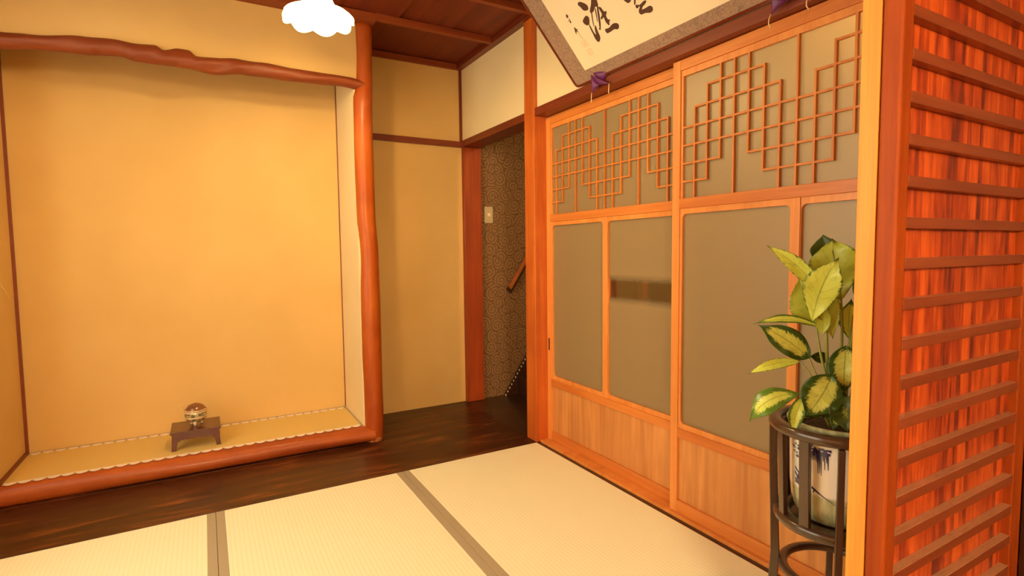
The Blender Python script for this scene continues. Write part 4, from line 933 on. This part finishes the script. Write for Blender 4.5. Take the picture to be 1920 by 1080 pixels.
rocks = [(0.078, 0.505, 0.074, 0.470, 0.007, 0.009), (0.104, 0.500, 0.068, 0.474, 0.006, 0.003), (0.105, 0.487, 0.063, 0.456, 0.007, 0.003), (0.105, 0.470, 0.064, 0.446, 0.006, 0.003)]
for i in range(12):
    s_ = 0.018 + i * 0.0036; z = 0.562 + 0.008 * math.sin(i); willow.append((s_, z, s_ - 0.002, z - 0.022 - 0.034 * rnd.random() * (1 if i < 7 else 0.35), 0.0042, 0.0012))
for i in range(16):
    s_ = 0.010 + rnd.random() * 0.045; z = 0.552 + rnd.random() * 0.024; willow.append((s_, z, s_ + 0.014, z + 0.003 * (rnd.random() - .5), 0.007, 0.002))
mesh('painted_pine', paint([pine]), M['cobalt'], pot, label='cobalt blue pine tree')
mesh('painted_rocks', paint([rocks]), M['cobalt'], pot, label='cobalt blue layered rocks')
mesh('painted_willow', paint([willow]), M['cobalt'], pot, label='cobalt blue hanging branches')
for nm, q_ in (('painted_shore', [(0.052, 0.468, 0.004, 0.440, 0.006, 0.001), (0.044, 0.466, 0.048, 0.455, 0.004, 0.002)]), ('painted_bird', [(-0.030, 0.545, -0.045, 0.550, 0.004, 0.007)]), ('painted_hill', [(-0.055, 0.48, -0.085, 0.47, 0.004, 0.002)]), ('painted_cloud', [(-0.06, 0.55, -0.09, 0.54, 0.01, 0.004)])):
    mesh(nm, paint([q_]), M['cobalt'], pot)
mesh('painted_wash', paint([[(0.098, 0.46, 0.075, 0.515, 0.014, 0.005)]]), M['cobalt2'], pot, label='paler blue-grey wash')
mesh('painted_waterline', paint([[(0.004, 0.438, -0.040, 0.434, 0.0012, 0.0008)]]), M['cobalt2'], pot)
mesh('soil', B().lathe((C0.x, C0.y, 0), [(0.0005, 0.596), (0.05, 0.598), (0.0975, 0.592), (0.0975, 0.582), (0.0005, 0.582)], 40), M['soil'], pot, smooth=True)

# ================================================================ DUMB CANE PLANT
pl = thing('potted_plant', 'leafy plant with yellow-green variegated leaves in the porcelain pot', 'potted plant', (C0.x, C0.y, 0.602))
def at(u, v, dl=0.0):
    """the point dl metres behind the plant's middle plane on the line through a spot of the picture"""
    d_ = RT * ((u - 960) / FPX) + UP * ((540 - v) / FPX) + FW
    t = ((C0 + VD * dl - CAM).dot(VD)) / d_.dot(VD)
    return CAM + d_ * t
PXM = 1.36 / FPX
def leaf(base, tip, wpx, mat, dl0=0.0, dl1=0.0, bow=0.0, fold=0.25, turn=0.0, shift=0.0, wave=0.05, seed=0, pos=0.42, pw=0.8):
    """bow: sideways bend of the midrib in px (positive = up/left of base->tip), turn: rotation of the blade about its rib"""
    Bp, Tp = at(*base, dl0), at(*tip, dl1)
    ax = (Tp - Bp); ln = ax.length; view = ((Bp + Tp) / 2 - CAM).normalized()
    side = ax.cross(view).normalized()          # in the picture plane
    front = side.cross(ax).normalized()
    if front.dot(view) > 0: front = -front      # towards the viewer
    mid = (Bp + Tp) / 2 + side * bow * PXM + front * shift
    pts = bez(Bp, mid * 1.0 + (mid - (Bp + Tp) / 2) * 0.6, Tp, 18)
    W = wpx * PXM / 2; b = B(); uv = []; rn = random.Random(seed); nu = 8
    ph_ = rn.random() * 6
    sd = side * math.cos(turn) + front * math.sin(turn)
    nr = front * math.cos(turn) - side * math.sin(turn)
    vs = []
    for i, p in enumerate(pts):
        t = i / 18
        tt = t ** (math.log(0.5) / math.log(pos)) if 0 < t < 1 else t
        prof_ = math.sin(PI * tt) ** pw * (1 - 0.62 * max(0, t - 0.70) / 0.30) if 0 < t < 1 else 0.0
        if t > 0.93: prof_ *= (1 - t) / 0.07 * 0.7 + 0.05
        for j in range(nu + 1):
            c = j / nu * 2 - 1
            off = sd * c * W * prof_ + nr * (fold * abs(c) * W * prof_ + wave * W * (math.sin(11 * t + ph_ + c * 1.5) + 0.5 * math.sin(23 * t + ph_ * 2)) * abs(c) * 2)
            vs.append(p + off); uv.append((j / nu, t))
    m = nu + 1
    b.add(vs, [(i * m + j, i * m + j + 1, (i + 1) * m + j + 1, (i + 1) * m + j) for i in range(18) for j in range(nu)])
    b.uv = uv
    o = mesh('leaf', b, M[mat], pl, loc=tuple(Bp), smooth=True, sub=1)
    so = o.modifiers.new('thickness', 'SOLIDIFY'); so.thickness = 0.0006
    return o
def stem(pts, r0=0.003, r1=0.0018):
    P_ = [at(*p) for p in pts]; q = []
    for i in range(len(P_) - 1):
        a, c = P_[i], P_[i + 1]; pm = P_[max(0, i - 1)]; pn = P_[min(len(P_) - 1, i + 2)]
        for k in range(5):
            t = k / 5
            q.append(0.5 * ((2 * a) + (c - pm) * t + (2 * pm - 5 * a + 4 * c - pn) * t * t + (-pm + 3 * a - 3 * c + pn) * t ** 3))
    q.append(P_[-1]); m = len(q)
    mesh('stem', B().tube(q, [r0 + (r1 - r0) * i / (m - 1) for i in range(m)], 8), M['stem'], pl, smooth=True)
# base (px), tip (px), width px, material, depth at base / tip, bend
leaf((1577, 564), (1561, 447), 86, 'leaf_under', 0.03, 0.05, bow=3, fold=0.10, wave=0.09, seed=1, pos=0.64, pw=0.55)
leaf((1556, 520), (1543, 440), 50, 'leaf_green', 0.055, 0.07, bow=2, fold=0.2, seed=2, pos=0.68, pw=0.6)
leaf((1532, 540), (1437, 460), 30, 'leaf_pale', 0.0, -0.02, bow=-9, fold=0.35, seed=3, pos=0.40)
leaf((1524, 602), (1573, 482), 60, 'leaf_pale', -0.05, -0.07, bow=9, fold=0.14, seed=4, pos=0.55)
leaf((1531, 612), (1498, 518), 60, 'leaf_under', -0.015, -0.01, bow=4, fold=0.2, seed=5, pos=0.38)
leaf((1549, 538), (1562, 636), 42, 'leaf_under', -0.005, -0.02, bow=-3, fold=0.2, seed=6, pos=0.4)
leaf((1541, 626), (1533, 560), 26, 'leaf_under', -0.035, -0.04, bow=-6, fold=0.2, seed=7)
leaf((1560, 600), (1569, 556), 16, 'leaf_mid', 0.01, 0.01, bow=-4, seed=8)
leaf((1549, 618), (1412, 608), 17, 'leaf_mid', -0.03, -0.06, bow=-17, fold=0.5, turn=0.5, seed=9, pos=0.55)
leaf((1518, 672), (1421, 609), 50, 'leaf_dark', -0.03, -0.07, bow=-7, fold=0.16, seed=10, pos=0.42)
leaf((1500, 678), (1403, 701), 20, 'leaf_pale', -0.02, -0.06, bow=-8, fold=0.4, seed=11, pos=0.45)
leaf((1554, 672), (1518, 668), 22, 'leaf_green', 0.02, 0.0, bow=0, seed=12)
leaf((1587, 648), (1583, 738), 54, 'leaf_dark', -0.03, -0.05, bow=-2, fold=0.2, seed=13, pos=0.45)
leaf((1560, 703), (1509, 782), 68, 'leaf_dark', -0.07, -0.11, bow=5, fold=0.12, seed=14, pos=0.45)
leaf((1500, 738), (1405, 791), 44, 'leaf_fresh', -0.06, -0.10, bow=-20, fold=0.2, seed=15, pos=0.52)
leaf((1508, 742), (1487, 816), 27, 'leaf_mid', -0.09, -0.12, bow=-5, fold=0.3, seed=16, pos=0.45)
leaf((1556, 742), (1500, 782), 34, 'leaf_green', -0.06, -0.09, bow=5, seed=17)
leaf((1577, 738), (1560, 806), 30, 'leaf_dark', -0.06, -0.09, bow=5, seed=18)
leaf((1588, 742), (1590, 812), 50, 'leaf_green', -0.09, -0.11, bow=-4, seed=19)
leaf((1584, 735), (1540, 784), 36, 'leaf_green', -0.04, -0.06, bow=5, seed=20)
leaf((1596, 640), (1597, 560), 36, 'leaf_mid', 0.04, 0.05, bow=5, seed=21, pos=0.55)
leaf((1600, 700), (1603, 640), 30, 'leaf_under', 0.03, 0.04, bow=0, seed=22)
leaf((1606, 560), (1650, 480), 46, 'leaf_mid', 0.02, 0.04, bow=-6, seed=23)
leaf((1608, 660), (1668, 590), 42, 'leaf_dark', 0.0, 0.02, bow=-8, seed=24)
leaf((1610, 730), (1670, 700), 40, 'leaf_dark', -0.02, -0.02, bow=-10, seed=25)
leaf((1588, 700), (1640, 640), 36, 'leaf_mid', 0.04, 0.07, bow=-10, seed=26)
G = (1566, 800)
stem([(1564, 800, -0.02), (1557, 740, -0.02), (1551, 680, -0.02), (1549, 618, -0.03), (1541, 600, -0.035), (1528, 592, -0.05)], 0.0058, 0.002)
stem([(1570, 800, 0.01), (1574, 730, 0.01), (1578, 650, 0.02), (1577, 562, 0.03), (1560, 470, 0.045)], 0.0062, 0.0015)
stem([(1582, 800, 0.0), (1588, 720, 0.0), (1592, 650, 0.02), (1599, 590, 0.04)], 0.0045, 0.002)
stem([(1562, 800, -0.03), (1556, 735, -0.03), (1540, 670, -0.03), (1532, 622, -0.02), (1531, 600, -0.015)], 0.0042, 0.002)
stem([(1560, 800, -0.04), (1545, 740, -0.04), (1525, 690, -0.03), (1518, 672, -0.03)], 0.003, 0.0016)
stem([(1558, 800, -0.04), (1540, 745, -0.04), (1518, 700, -0.03), (1500, 678, -0.02)], 0.0028, 0.0014)
stem([(1566, 800, -0.03), (1566, 760, -0.05), (1560, 703, -0.07)], 0.0034, 0.002)
stem([(1556, 800, -0.04), (1530, 750, -0.06), (1510, 738, -0.07), (1500, 738, -0.06)], 0.003, 0.0018)
stem([(1580, 800, -0.02), (1588, 720, -0.03), (1587, 648, -0.03)], 0.0036, 0.002)
stem([(1578, 800, 0.02), (1590, 700, 0.02), (1606, 560, 0.02)], 0.004, 0.002)
stem([(1584, 800, 0.0), (1596, 740, 0.0), (1608, 660, 0.0)], 0.0036, 0.002)
stem([(1549, 618, -0.02), (1540, 560, -0.01), (1532, 540, 0.0)], 0.003, 0.0018)

# ================================================================ GRASS BLADE AT THE LEFT EDGE (vase just outside the frame)
vs_ = thing('hanging_vase', 'bamboo wall vase with one pale grass blade showing at the left edge', 'vase', (-2.56, 0.42, 0.86))
mesh('body', B().lathe((-2.52, 0.43, 0), [(0.001, 0.86), (0.034, 0.86), (0.036, 0.88), (0.034, 1.0), (0.037, 1.005), (0.034, 1.01), (0.035, 1.09), (0.030, 1.09), (0.030, 0.90), (0.001, 0.90)], 28), M['bamboo'], vs_, smooth=True, auto=50)
def blade(p0, p1, p2, w_):
    pts = bez(Vector(p0), Vector(p1), Vector(p2), 14); b = B(); vv = []
    for i, p in enumerate(pts):
        t = i / 14; q = w_ * (math.sin(PI * min(1, t * 0.9 + 0.1)) ** 0.5) * (1 - t) ** 0.4
        vv += [p + Vector((0, -0.2 * q, q)), p + Vector((0, 0.2 * q, -q))]
    b.add(vv, [(2 * i, 2 * i + 1, 2 * i + 3, 2 * i + 2) for i in range(14)])
    o = mesh('grass_blade', b, M['blade'], vs_, smooth=True); so = o.modifiers.new('thickness', 'SOLIDIFY'); so.thickness = 0.0006
blade((-2.52, 0.43, 0.92), (-2.40, 0.41, 1.22), (-2.2633, 0.40, 0.8866), 0.0035)
blade((-2.52, 0.43, 0.92), (-2.54, 0.40, 1.25), (-2.50, 0.30, 1.35), 0.004)
